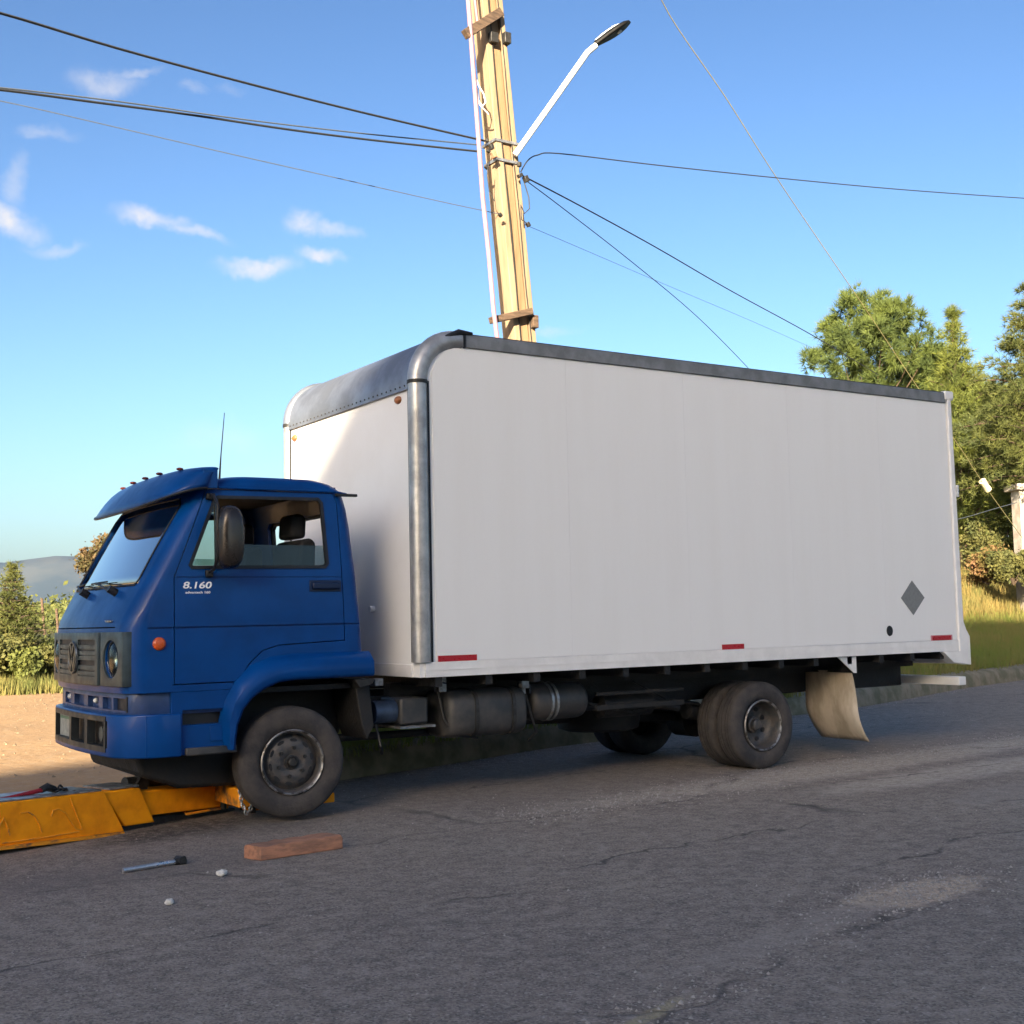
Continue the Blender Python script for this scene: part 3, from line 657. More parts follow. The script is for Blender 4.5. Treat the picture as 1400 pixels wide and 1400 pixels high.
for s in (-1, 1):
    yc = YC + s * .735; y0, y1 = sorted((YC + s * .555, YC + s * .925))
    hx = front_x(1.2, yc)
    ho = obj('headlamp_housing', front_panel(y0, y1, .985, 1.345, -.05, .014, 12), greyp, truck, bevel=.004)
    bm = NB(); cyl(bm, (hx - .15, yc, 1.165), (hx + .045, yc, 1.165), .128, 36); carve(ho, [bm]); carve(cab, [(lambda b: cyl(b, (hx - .2, yc, 1.165), (hx + .12, yc, 1.165), .120, 32))(NB())])
    n_ = 32
    bowl = NB(); ring_loft(bowl, [[(hx + dx, yc + r_ * math.cos(2 * math.pi * k / n_), 1.165 + r_ * math.sin(2 * math.pi * k / n_)) for k in range(n_)] for dx, r_ in ((.0, .120), (.03, .112), (.06, .085), (.08, .04), (.085, .005))], cap=False)
    hb = obj('headlamp', bowl, chrome, truck)
    ln_ = NB(); ring_loft(ln_, [[(hx + dx, yc + r_ * math.cos(2 * math.pi * k / n_), 1.165 + r_ * math.sin(2 * math.pi * k / n_)) for k in range(n_)] for dx, r_ in ((.012, .118), (-.004, .10), (-.014, .06), (-.017, .004))], cap=False)
    obj('lamp_glass', ln_, glass, hb)
# panel between grille and bumper, with lamp slot
def plan_band(z0, z1, off_f, off_b, yn, xend, rad=.16, dz=0, bowk=1.0, x0=-1.15):
    """C-shaped band around the nose from the near side at xend to the far side"""
    def pl(off):
        P = []; a0 = yn - off; a1 = 2 * YC - yn + off; xf = x0 - off; r = rad + off; hw = (a1 - a0) / 2
        P.append((xend, a0))
        for k in range(3): P.append((xend + (xf + r - xend) * (k + 1) / 4, a0))
        for k in range(9): a = math.pi / 2 * k / 8; P.append((xf + r - r * math.sin(a), a0 + r - r * math.cos(a)))
        for k in range(1, 14): P.append((xf, a0 + r + (a1 - a0 - 2 * r) * k / 14))
        for k in range(9): a = math.pi / 2 * k / 8; P.append((xf + r - r * math.cos(a), a1 - r + r * math.sin(a)))
        for k in range(3): P.append((xf + r + (xend - xf - r) * k / 4 + (xend - xf - r) / 4, a1))
        P.append((xend, a1))
        return [(x - BOW * bowk * max(0, 1 - ((y - YC) / hw) ** 2) * max(0, min(1, (xf + .3 - x) / .3)), y) for x, y in P]
    A, B = pl(off_f), pl(off_b); bm = NB()
    rings = [[(a[0], a[1], z0), (a[0], a[1], z1), (b[0], b[1], z1 + dz), (b[0], b[1], z0)] for a, b in zip(A, B)]
    ring_loft(bm, rings); return bm
skirt = obj('lower_front_panel', plan_band(.79, .945, -.035, -.11, .15, -.45, .16), blue_dull, truck, bevel=.006)
sx = -1.15 - BOW
carve(skirt, [box(NB(), sx - .2, -1.13, .50, 1.75, .825, .905), box(NB(), sx - .2, -1.03, .27, .47, .825, .905)])
obj('slot_backing', box(NB(), -1.125, -1.10, .26, 1.80, .815, .915), blackp, skirt, smooth=0)
for y in (.74, 1.12, 1.5): obj('slot_divider', box(NB(), -1.165, -1.126, y - .05, y + .05, .822, .908), blue_dull, skirt, smooth=0)
for y in (.95, 1.66): obj('slot_lamp', (lambda b: (bmesh.ops.create_uvsphere(b, u_segments=12, v_segments=8, radius=.022, matrix=Matrix.Translation((-1.14, y, .868))), b)[1])(NB()), lens_, skirt)
obj('front_indicator', box(NB(), -1.095, -1.06, .275, .465, .828, .902), lens_, skirt, bevel=.01)
# bumper
bump = obj('bumper', plan_band(.515, .80, .035, .0, .15, -.80, .26, .0, 1.0, -1.135), blue, truck, bevel=.012, seg=3)
def bumper_cut(y0, y1, z0, z1): return box(NB(), -1.5, -1.02, y0, y1, z0, z1)
carve(bump, [bumper_cut(1.24, 1.98, .575, .755), bumper_cut(.84, 1.20, .575, .755), bumper_cut(.42, .80, .575, .755)])
b_ = bump.modifiers.new('bevel', 'BEVEL'); b_.width = .008; b_.segments = 2; b_.limit_method = 'ANGLE'; b_.angle_limit = R(35)
obj('bumper_backing', plan_band(.53, .785, -.03, -.05, .17, -.95, .24, 0, 1.0, -1.135), blackp, bump, smooth=30)
obj('bumper_top', plan_band(.778, .797, -.002, -.11, .15, -.80, .24, 0, 1.0, -1.135), blue, bump, smooth=30)
def bfx(y): return -1.135 - .035 - BOW * (1 - ((y - YC) / 1.005) ** 2)
def bez(y0, y1, z0, z1, o0, o1, n=16):
    b = NB(); ring_loft(b, [[(bfx(y) + o1, y, z0), (bfx(y) - o0, y, z0), (bfx(y) - o0, y, z1), (bfx(y) + o1, y, z1)] for y in np.linspace(y0, y1, n)]); return b
bz = obj('bumper_grille', bez(.44, 1.80, .548, .785, .006, .05), mat('dark_bumper_plastic', (.02, .025, .028), .45, var=.3, vs=9), bump, smooth=40)
carve(bz, [bez(y0, y1, .585, .75, .1, .2, 6) for y0, y1 in ((1.25, 1.77), (.85, 1.19), (.47, .79))])
pl_ = obj('number_plate', box(NB(), -1.200, -1.194, 1.40, 1.72, .585, .745), mat('pale_number_plate', (.30, .32, .30), .5, var=.25, vs=22), bump, bevel=.004)
obj('plate_band', box(NB(), -1.2025, -1.2005, 1.42, 1.70, .712, .732), mat('plate_green', (.06, .16, .10), .5), pl_, smooth=0)
obj('fog_lamp_blank', (lambda b: cyl(b, (-1.20, .60, .66), (-1.13, .60, .66), .05, 20))(NB()), greyp, bump)
# lower side panel with the step
for s in (0, 1):
    def Y(v): return v if s == 0 else 2 * YC - v
    ys_ = sorted((Y(.153), Y(.22)))
    sp_ = obj('step_panel', prism(NB(), [(-1.03, .52), (-1.03, .79), (-.86, .79), (-.86, .938), (-.385, .938), (-.43, .80), (-.44, .52)], 'y', *ys_), blue, truck)
    yc_ = sorted((Y(.10), Y(.235)))
    carve(sp_, [box(NB(), -.785, -.475, *yc_, .715, .815)])
    sp_.modifiers.new('bevel', 'BEVEL').width = .008
    obj('step_recess', box(NB(), -.79, -.47, *sorted((Y(.222), Y(.26))), .70, .83), blackp, sp_, smooth=0)
    obj('step_recess_panel', box(NB(), -.60, -.45, *sorted((Y(.143), Y(.149))), .60, .70), blue, sp_, bevel=.005)
    obj('step_tread', box(NB(), -.77, -.42, *sorted((Y(.115), Y(.24))), .515, .565), tankm, sp_, bevel=.008)
    # wheel arch flare: inner edge, face, sloped top
    pth = [(-.445, .535), (-.44, .60), (-.425, .70), (-.385, .80), (-.32, .875), (-.23, .935), (-.12, .975), (0, .985), (.15, .985), (.35, .985), (.60, .985)]
    nr = []
    for i, q in enumerate(pth):
        a, b = pth[max(0, i - 1)], pth[min(len(pth) - 1, i + 1)]; d = Vector((b[0] - a[0], b[1] - a[1])).normalized(); nr.append(Vector((-d.y, d.x)))
    rings = []
    for i, (q, n_) in enumerate(zip(pth, nr)):
        w = .035 + .075 * min(1, i / 5); w2 = .045 + .135 * min(1, i / 5)
        rings.append([(q[0], Y(.20), q[1]), (q[0], Y(.085), q[1]), (q[0] + n_.x * .02, Y(.065), q[1] + n_.y * .02), (q[0] + n_.x * w, Y(.07), q[1] + n_.y * w), (q[0] + n_.x * w2, Y(.148), q[1] + n_.y * w2), (q[0] + n_.x * w2, Y(.20), q[1] + n_.y * w2)])
    obj('wheel_arch_flare', ring_loft(NB(), rings) and (lambda b: (ring_loft(b, rings), b)[1])(NB()), blue, truck, smooth=50)
    rg = [[(q[0] + n_.x * .012, Y(.19), q[1] + n_.y * .012), (q[0] + n_.x * .012, Y(.62), q[1] + n_.y * .012), (q[0] + n_.x * .03, Y(.62), q[1] + n_.y * .03), (q[0] + n_.x * .03, Y(.19), q[1] + n_.y * .03)] for q, n_ in zip(pth, nr)]
    obj('wheel_well', (lambda b: (ring_loft(b, rg), b)[1])(NB()), undr, truck)
obj('engine_block', box(NB(), -.80, .62, .66, 1.60, .52, 1.0), undr, truck, bevel=.05, seg=2)
obj('cab_floor_pan', box(NB(), -1.05, .55, .24, 2.0, .90, .935), undr, truck, smooth=0)
obj('rear_mud_guard', prism(NB(), [(.50, .96), (.62, .96), (.66, .62), (.60, .52), (.56, .62)], 'y', .20, .62), undr, truck, bevel=.01)
obj('cab_rear_bracket', prism(NB(), [(.46, .965), (.62, .965), (.60, .925), (.50, .90)], 'y', .10, .4), darksteel, truck, bevel=.006)
# wipers
for y, ye in ((.62, 1.15), (1.28, 1.80)):
    z = 1.615; b0 = Vector((front_x(z, y) - .02, y, z)); z2 = 1.70; b1 = Vector((front_x(z2, ye) - .03, ye, z2))
    w = obj('wiper', (lambda b: (tube(b, [b0, b0.lerp(b1, .5) + Vector((-.02, 0, .01)), b1], [.011, .008, .006], 6), b)[1])(NB()), blackp, truck)
    obj('wiper_pivot', (lambda b: (cyl(b, b0 + Vector((.03, 0, -.01)), b0 + Vector((-.035, 0, .03)), .028, 12), b)[1])(NB()), blackp, w)
    e0 = b1 + Vector((0, -.26, 0)); e1 = b1 + Vector((0, .24, 0)); e0.x = front_x(z2 - .02, e0.y) - .012; e1.x = front_x(z2 + .02, min(e1.y, 2.0)) - .012
    obj('wiper_blade', tube(NB(), [e0, b1 + Vector((.015, 0, 0)), e1], .007, 6), blackp, w)

# ------------------------------------------------------------------ wheels
def tyre_bm(w=.215, R_=.383):
    prof = [(w * .30, .212), (w * .42, .225), (w * .5, .262), (w * .53, .30), (w * .5, .345), (w * .44, .370), (w * .38, .379)]
    for k, f in enumerate((.30, .265, .235, .12, .085, .055)):
        prof.append((w * f, R_ if k % 2 == 0 else R_))
    full = [(-y, r) for y, r in prof[:7]]
    g = [(-.30, R_), (-.262, R_), (-.258, R_ - .010), (-.236, R_ - .010), (-.232, R_), (-.12, R_), (-.116, R_ - .010), (-.094, R_ - .010), (-.09, R_), (.09, R_), (.094, R_ - .010), (.116, R_ - .010), (.12, R_), (.232, R_), (.236, R_ - .010), (.258, R_ - .010), (.262, R_), (.30, R_)]
    full += [(w * a, r) for a, r in g] + [(y, r) for y, r in prof[:7]][::-1]
    full += [(w * .22, .205), (-w * .22, .205), full[0]]
    return lathe_y(NB(), full, 64)
def front_wheel(loc, flip=1):
    h = obj('wheel', tyre_bm(), rubber, truck, smooth=40, loc=None); h.location = loc; h['label'] = 'worn front tyre on dark steel rim' if flip == 1 else ''
    if not h['label']: del h['label']
    f = -flip
    d = [(f * .085, .214), (f * .100, .222), (f * .106, .218), (f * .100, .206), (f * .085, .200), (f * .03, .194), (f * .035, .182), (f * .062, .165), (f * .072, .13), (f * .078, .085), (f * .070, .070), (f * .064, .0005)]
    rim = bpy.data.objects.new('rim', bpy.data.meshes.new('rim')); b = lathe_y(NB(), d + [(f * .04, .0005), (f * .02, .15), (f * .0, .19), (f * .06, .196)][:0] , 48)
    bmesh.ops.recalc_face_normals(b, faces=b.faces); b.to_mesh(rim.data); b.free(); rim.data.materials.append(rimm); COL.objects.link(rim); rim.parent = h
    for p in rim.data.polygons: p.use_smooth = True
    rim.data.set_sharp_from_angle(angle=R(45))
    def add(name, bm, m, par):
        o = bpy.data.objects.new(name, bpy.data.meshes.new(name)); bmesh.ops.recalc_face_normals(bm, faces=bm.faces); bm.to_mesh(o.data); bm.free(); o.data.materials.append(m); COL.objects.link(o); o.parent = par
        for p in o.data.polygons: p.use_smooth = True
        o.data.set_sharp_from_angle(angle=R(35)); return o
    add('rim_edge', lathe_y(NB(), [(f * .094, .206), (f * .106, .212), (f * .112, .220), (f * .106, .227), (f * .096, .226)], 56), rimedge, h)
    hh0 = None                                                    # dark hand holes round the disc
    for k in range(10):
        if hh0 is not None:
            o = hh0.copy(); COL.objects.link(o); o.parent = h; o.rotation_euler = (0, 2 * math.pi * k / 10, 0); continue
        hb = NB(); a = 2 * math.pi * (k + .3) / 10; c = (math.cos(a) * .150, math.sin(a) * .150)
        rg = []
        for yy, sc_ in ((f * .056, 1), (f * .0692, .96)):
            rg.append([(c[0] + (math.cos(a) * u * .013 - math.sin(a) * v * .028) * sc_, yy, c[1] + (math.sin(a) * u * .013 + math.cos(a) * v * .028) * sc_) for u, v in [(math.cos(q), math.sin(q)) for q in [2 * math.pi * j / 10 for j in range(10)]]])
        ring_loft(hb, rg); hh0 = add('hand_hole', hb, blackp, h)
    hub = lathe_y(NB(), [(f * .06, .052), (f * .088, .050), (f * .090, .040), (f * .083, .037), (f * .083, .034), (f * .112, .031), (f * .120, .024), (f * .121, .0005)], 28)
    add('hub_cap', hub, darksteel, h)
    n0 = None
    for k in range(6):
        if n0 is None:
            a = .35; c = (math.cos(a) * .098, math.sin(a) * .098); n0 = add('wheel_nut', cyl(NB(), (c[0], f * .07, c[1]), (c[0], f * .096, c[1]), .014, 6), darksteel, h)
        else: o = n0.copy(); COL.objects.link(o); o.parent = h; o.rotation_euler = (0, 2 * math.pi * k / 6, 0)
    return h
fw = front_wheel((.0, .235, .415)); fw.rotation_euler = (0, 0, R(-6))
fw2 = front_wheel((.0, 2.02, .415), -1); fw2.rotation_euler = (0, 0, R(-6))
def rear_wheel(y, f, dish):
    h = obj('wheel', tyre_bm(), rubber, truck, smooth=40); h.location = (4.449, y, .385)
    if dish:
        prof = [(f * -.02, .05), (f * -.02, .16), (f * .0, .178), (f * .02, .196), (f * .085, .200), (f * .100, .206), (f * .112, .220), (f * .100, .226), (f * .09, .222)]
        prof = [(f * .0, .0005), (f * -.055, .03), (f * -.050, .07), (f * -.052, .10), (f * -.045, .145), (f * -.028, .172), (f * -.02, .185), (f * .04, .196), (f * .085, .200), (f * .100, .207), (f * .111, .219), (f * .100, .227)]
        prof[0] = (f * -.05, .0005)
        b = lathe_y(NB(), prof, 48); r = bpy.data.objects.new('rim', bpy.data.meshes.new('rim')); bmesh.ops.recalc_face_normals(b, faces=b.faces); b.to_mesh(r.data); b.free(); r.data.materials.append(rimm); COL.objects.link(r); r.parent = h
        for p in r.data.polygons: p.use_smooth = True
        b = lathe_y(NB(), [(f * .090, .203), (f * .108, .211), (f * .113, .219), (f * .106, .227)], 48); r = bpy.data.objects.new('rim_edge', bpy.data.meshes.new('rim_edge')); b.to_mesh(r.data); b.free(); r.data.materials.append(rimedge); COL.objects.link(r); r.parent = h
        hb = NB()
        for k in range(1):
            a = 2 * math.pi * (k + .5) / 8; c = (math.cos(a) * .143, math.sin(a) * .143)
            ring_loft(hb, [[(c[0] + math.cos(q) * .022, yy, c[1] + math.sin(q) * .022) for q in [2 * math.pi * j / 12 for j in range(12)]] for yy in (f * -.05, f * -.036)])
        for nm, bb, mm in (('hand_hole', hb, blackp), ('hub_flange', lathe_y(NB(), [(f * -.05, .075), (f * -.01, .07), (f * .0, .055), (f * .03, .05), (f * .04, .035), (f * .042, .0005)], 24), rimm)):
            r = bpy.data.objects.new(nm, bpy.data.meshes.new(nm)); bmesh.ops.recalc_face_normals(bb, faces=bb.faces); bb.to_mesh(r.data); bb.free(); r.data.materials.append(mm); COL.objects.link(r); r.parent = h
            if nm == 'hand_hole':
                for k in range(1, 8): o = r.copy(); COL.objects.link(o); o.parent = h; o.rotation_euler = (0, 2 * math.pi * k / 8, 0)
    return h
rear_wheel(.205, -1, True); rear_wheel(.465, -1, False); rear_wheel(1.83, 1, False); rear_wheel(2.09, 1, True)

# ------------------------------------------------------------------ cargo box
X0, X1, ZB, ZT, BW = .931, 7.06, .96, 3.555, 2.457; RC = .38
def prof(ins, n=12, x1=X1, zb=ZB):
    r = RC - ins * .0; P = [(X0 + ins, zb), (x1, zb), (x1, ZT - ins), (X0 + RC, ZT - ins)]
    for k in range(1, n + 1): a = math.pi / 2 * k / n; P.append((X0 + RC - (RC - ins) * math.sin(a), ZT - RC + (RC - ins) * math.cos(a)))
    return P
cargo = obj('cargo_box', prism(NB(), prof(.012), 'y', .012, BW - .012), white, truck, smooth=30)
# shallow vertical panel joints and faint waviness on the side sheets
for y0, y1 in ((.0, .012), (BW - .012, BW)):
    xs_ = [X0 + .15, 2.32, 3.56, 4.80, 6.02, X1 - .015]
    for a, b in zip(xs_, xs_[1:]):
        bm = NB(); n = 10
        poly = [(a + .0006, 1.075), (b - .0006, 1.075), (b - .0006, 3.452), (a + .0006, 3.452)]
        if a == xs_[0]:
            rc = .26; poly = [(a, 1.075), (b - .0006, 1.075), (b - .0006, 3.452), (a + rc, 3.452)] + [(a + rc - rc * math.sin(math.pi / 2 * k / 8), 3.452 - rc + rc * math.cos(math.pi / 2 * k / 8)) for k in range(1, 8)] + [(a, 3.452 - rc)]
        prism(bm, poly, 'y', y0 + (.004 if y0 == 0 else -.011), y1 - (.002 if y0 == 0 else .004))
        obj('side_panel', bm, streak, cargo, smooth=0)
    obj('bottom_rail', box(NB(), X0 + .05, X1, y0 - (.004 if y0 == 0 else -.001), y1 + (.004 if y0 else -.001), ZB - .002, 1.07), whites, cargo, bevel=.004)
    obj('rail_lip', box(NB(), X0 + .05, X1, y0 - (.009 if y0 == 0 else -.001), y1 + (.009 if y0 else -.001), 1.008, 1.016), whites, cargo, smooth=0)
    obj('top_rail', box(NB(), X0 + RC + .02, X1 - .02, y0 - (.012 if y0 == 0 else -.001), y1 + (.012 if y0 else -.001), 3.455, 3.557), railm, cargo, bevel=.006)
    yy = .045 if y0 == 0 else BW - .045
    ppath = [(X0 + .045, yy, z) for z in (1.07, 1.6, 2.2, 2.8, 3.165)]
    obj('corner_post', tube(NB(), ppath, .072, 20), alu, cargo)
    cp = [(X0 + RC - (RC - .045) * math.cos(a), yy, ZT - RC + .0 + (RC - .045) * math.sin(a)) for a in [math.pi / 2 * k / 10 for k in range(11)]]
    cp = [(X0 + .045, yy, 3.172)] + cp[1:] + [(X0 + RC + .03, yy, ZT - .045)]
    obj('corner_cap', tube(NB(), cp, .076, 20), alu if y0 == 0 else roofalu, cargo)
    obj('post_band', tube(NB(), [(X0 + .045, yy, 3.150), (X0 + .045, yy, 3.176)], .0795, 20), darksteel, cargo)
    for dz in (0,):
        obj('post_seam', box(NB(), X0 - .0, X0 + .008, yy + (.056 if y0 == 0 else -.074), yy + (.074 if y0 == 0 else -.056), 1.07, 3.16), blackp, cargo, smooth=0)
        obj('post_seam', box(NB(), X0 + .106, X0 + .119, -.003 if y0 == 0 else BW - .004, .004 if y0 == 0 else BW + .003, 1.07, 3.17), blackp, cargo, smooth=0)
# front roof cap: curved grey sheet across the width
bm = NB(); rings = []
for k in range(-1, 14):
    a = math.pi / 2 * max(0, min(12, k)) / 12; xx = X0 + RC - (RC + .004) * math.cos(a); zz = ZT - RC + (RC + .004) * math.sin(a)
    if k == -1: zz -= .035
    if k == 13: xx += .05
    xi, zi = (X0 + RC - (RC - .014) * math.cos(a), ZT - RC + (RC - .014) * math.sin(a))
    if k == -1: zi -= .035
    if k == 13: xi += .05
    rings.append([(xx, .09, zz), (xx, BW - .09, zz), (xi, BW - .09, zi), (xi, .09, zi)])
ring_loft(bm, rings); cap_ = obj('roof_cap', bm, roofalu, cargo, smooth=40)
obj('cap_flange', box(NB(), X0 - .010, X0 - .0045, .10, BW - .10, ZT - RC - .060, ZT - RC + .012), roofalu, cap_, smooth=0)
rv = NB()
for k in range(30): bmesh.ops.create_uvsphere(rv, u_segments=6, v_segments=4, radius=.008, matrix=Matrix.Translation((X0 - .010, .14 + k * .0748, ZT - RC - .03)))
obj('rivets', rv, darksteel, cap_)
obj('roof_sheet', box(NB(), X0 + RC + .03, X1, .0, BW, ZT - .004, ZT + .012), mat('black_roof_seal', (.03, .03, .032), .6, var=.3), cargo, bevel=.004)
obj('rubber_corner', (lambda b: (tube(b, [(X0 + RC - .12, -.012, ZT - .035), (X0 + RC, -.02, ZT + .012), (X0 + RC + .12, -.016, ZT + .012)], [.012, .024, .012], 8), b)[1])(NB()), blackp, cargo)
obj('rubber_corner', box(NB(), X0 + RC + .045, X0 + RC + .062, -.024, .0, 3.45, 3.55), blackp, cargo, smooth=0)
# front and rear sills, rear frame with its foot and corner casting
obj('front_sill', box(NB(), X0 - .004, X0 + .02, .11, BW - .11, ZB, 1.055), whites, cargo, bevel=.004)
for y0, y1 in ((-.018, .09), (BW - .09, BW + .018)):
    obj('rear_post', prism(NB(), [(6.80, ZB - .004), (6.95, .845), (7.215, .815), (7.215, 1.10), (7.165, 1.17), (7.13, 1.25), (7.11, 3.50), (7.055, 3.50), (7.055, ZB - .004)], 'y', y0, y1), whites, cargo, bevel=.006)
    obj('corner_casting', box(NB(), 7.02, 7.155, y0 - .006, y1 + .006, 3.485, 3.58), whites, cargo, bevel=.02, seg=3)
obj('rear_header', box(NB(), 7.06, 7.12, .09, BW - .09, 3.36, 3.56), whites, cargo, bevel=.006)
for y0, y1 in ((.10, 1.222), (1.234, BW - .10)): obj('rear_door', box(NB(), 7.065, 7.10, y0, y1, 1.0, 3.35), white, cargo, bevel=.005)
obj('rear_sill', box(NB(), 7.06, 7.20, .09, BW - .09, .83, .99), whites, cargo, bevel=.006)
obj('side_lamp', box(NB(), 7.12, 7.15, -.03, -.005, 2.50, 2.62), lens_, cargo, bevel=.006)
for x0, x1_ in ((1.09, 1.425), (3.90, 4.155), (6.66, 6.94)):
    z = 1.092
    obj('reflector', box(NB(), x0, x1_, -.0045, -.0005, z - .022, z + .022), redm, cargo, smooth=0)
obj('reflector_backing', box(NB(), 6.64, 6.965, -.0015, .001, 1.062, 1.122), mat('pink_reflector_border', (.55, .22, .26), .4), cargo, smooth=0)
dc = NB(); prism(dc, [(6.402, 1.325), (6.575, 1.492), (6.402, 1.66), (6.232, 1.492)], 'y', -.001, .0025); obj('diamond_placard', dc, diam, cargo, smooth=0)
obj('vent_hole', (lambda b: (lathe_y(b, [(.0035, .05), (-.003, .048), (-.005, .030), (-.003, .028), (-.002, .0005)], 24, 0, (0, 0)), [setattr(v, 'co', Vector((6.05 + v.co.x * .85, v.co.y, 1.18 + v.co.z))) for v in b.verts], b)[2])(NB()), blackp, cargo)
for q in ((.28, 3.06), (2.25, 3.03)):
    b = NB(); bmesh.ops.create_uvsphere(b, u_segments=14, v_segments=8, radius=1, matrix=Matrix.Translation((X0 + .008, q[0], q[1])) @ Matrix.Diagonal((.028, .048, .030, 1))); obj('marker_lamp', b, ambd, cargo)
b = NB(); cyl(b, (X0 + .01, .74, 1.475), (X0 - .03, .74, 1.475), .025, 12); cg = obj('air_coupling', b, whitem, cargo)
# ------------------------------------------------------------------ chassis
for y in (.72, 1.66): obj('frame_rail', box(NB(), -.95, 7.0, y - .035, y + .035, .60, .80), undr, truck, bevel=.01)
for y in (.62, 1.76): obj('box_runner', box(NB(), X0 + .05, 7.05, y - .05, y + .05, .80, .90), undr, truck, smooth=0)
for k in range(14): obj('cross_bearer', box(NB(), 1.08 + k * .44, 1.14 + k * .44, .03, BW - .03, .885, .958), undr, truck, smooth=0)
for x in (-.5, .8, 2.4, 3.5, 5.4, 6.6): obj('cross_member', box(NB(), x, x + .1, .75, 1.63, .62, .76), undr, truck, smooth=0)
def tank(name, x0, x1, yc, zc, ry, rz, m, e=.55):
    rings = []
    for x, s in ((x0, .80), (x0 + .02, .94), (x0 + .05, 1), (x1 - .05, 1), (x1 - .02, .94), (x1, .80)):
        rings.append([(x, yc + ry * s * math.copysign(abs(math.cos(a)) ** e, math.cos(a)), zc + rz * s * math.copysign(abs(math.sin(a)) ** e, math.sin(a))) for a in [2 * math.pi * k / 28 for k in range(28)]])
    return obj(name, (lambda b: (ring_loft(b, rings), b)[1])(NB()), m, truck, smooth=45)
tk = tank('fuel_tank', 1.30, 2.02, .42, .655, .23, .185, tankm)
for x in (1.52, 1.86):
    rg = [[(x + dx, .42 + (.236 + (.006 if dx in (0, .03) else 0)) * math.copysign(abs(math.cos(a)) ** .55, math.cos(a)), .655 + (.190) * math.copysign(abs(math.sin(a)) ** .55, math.sin(a))) for a in [2 * math.pi * k / 28 for k in range(28)]] for dx in (0, .03)]
    obj('tank_strap', (lambda b: (ring_loft(b, rg), b)[1])(NB()), darksteel, tk)
at2 = tank('air_tank', 2.12, 2.66, .40, .70, .15, .15, tankm, 1.0)
for x in (2.28, 2.33): obj('tank_strap', tube(NB(), [(x, .40, .70), (x + .022, .40, .70)], .158, 24), steel, at2)
bt = obj('battery_box', box(NB(), .92, 1.16, .28, .62, .60, .80), tankm, truck, bevel=.02)
obj('air_filter', (lambda b: (cyl(b, (.74, .40, .70), (.92, .40, .70), .085, 20), b)[1])(NB()), mat('blue_grey_filter', (.05, .08, .14), .4, metal=.3, var=.4, vs=12), truck)
obj('battery_shelf', box(NB(), .90, 1.20, .25, .62, .575, .592), steel, truck, smooth=0)
for (x, z0, z1) in ((.70, .90, .955), (1.24, .83, .94), (2.0, .82, .93)): obj('mounting_bracket', box(NB(), x, x + .07, .26, .34, z0, z1), steel, truck, bevel=.005)
obj('air_line', tube(NB(), [(1.1, .26, .93), (1.16, .25, .90), (1.22, .26, .915), (1.30, .25, .895)], .007, 6), cablel, truck)
obj('air_line', tube(NB(), [(1.98, .3, .93), (2.03, .27, .88), (2.08, .27, .84), (2.1, .3, .78)], .009, 6), cablel, truck)
obj('front_axle', box(NB(), -.06, .06, .34, 1.9, .36, .46), undr, truck, bevel=.02)
rax = obj('rear_axle', tube(NB(), [(4.449, .3, .385), (4.449, .95, .385), (4.449, 1.0, .385), (4.449, 1.24, .385), (4.449, 1.29, .385), (4.449, 1.95, .385)], [.065, .07, .16, .16, .07, .065], 20), undr, truck)
for y in (.72, 1.52):
    for xc, half, zc in ((4.449, .62, .52), (0, .58, .50)):
        for k in range(5):
            hh = half * (1 - k * .17); pts = [(xc + hh * t_, y + .02, zc + .13 * (t_ * hh / half) ** 2 - k * .017) for t_ in np.linspace(-1, 1, 11)]
            rg = [[(p[0], p[1] - .035, p[2]), (p[0], p[1] + .035, p[2]), (p[0], p[1] + .035, p[2] + .013), (p[0], p[1] - .035, p[2] + .013)] for p in pts]
            obj('leaf_spring', (lambda b: (ring_loft(b, rg), b)[1])(NB()), undr, truck, smooth=50)
    obj('spring_hanger', box(NB(), 3.78, 3.90, y - .03, y + .07, .58, .76), undr, truck, bevel=.01)
    obj('spring_hanger', box(NB(), 5.02, 5.12, y - .03, y + .07, .58, .76), undr, truck, bevel=.01)
obj('drive_shaft', tube(NB(), [(.6, 1.15, .58), (4.35, 1.15, .42)], .045, 14), undr, truck)
obj('gearbox', box(NB(), -.1, .62, .95, 1.35, .45, .80), undr, truck, bevel=.05, seg=3)
obj('engine_sump', box(NB(), -.78, -.1, .90, 1.40, .40, .90), undr, truck, bevel=.06, seg=3)
obj('spare_wheel', (lambda b: (lathe_y(b, [(-.10, .20), (-.105, .30), (-.08, .37), (0, .383), (.08, .37), (.105, .30), (.10, .20), (0, .17), (-.10, .20)], 32), [setattr(v, 'co', Vector((3.45 + v.co.x, 1.2 + v.co.z, .45 + v.co.y))) for v in b.verts], b)[2])(NB()), undr, truck)
obj('radiator_guard', prism(NB(), [(-1.0, .50), (-.96, .36), (-.70, .26), (-.20, .24), (-.12, .52)], 'y', .48, 1.76), undr, truck, bevel=.03)
obj('silencer', tube(NB(), [(2.9, .48, .62), (2.92, .48, .62), (3.45, .48, .62), (3.47, .48, .62)], [.05, .10, .10, .05], 18), undr, truck)
obj('exhaust_pipe', tube(NB(), [(.4, .75, .5), (1.4, .62, .5), (2.9, .48, .62), (3.5, .48, .62), (3.75, .42, .56)], .03, 10), undr, truck)
obj('side_guard', box(NB(), 2.75, 3.70, .28, .31, .60, .645), undr, truck, bevel=.006)
obj('side_guard', box(NB(), 2.75, 3.70, .28, .31, .72, .75), undr, truck, bevel=.006)
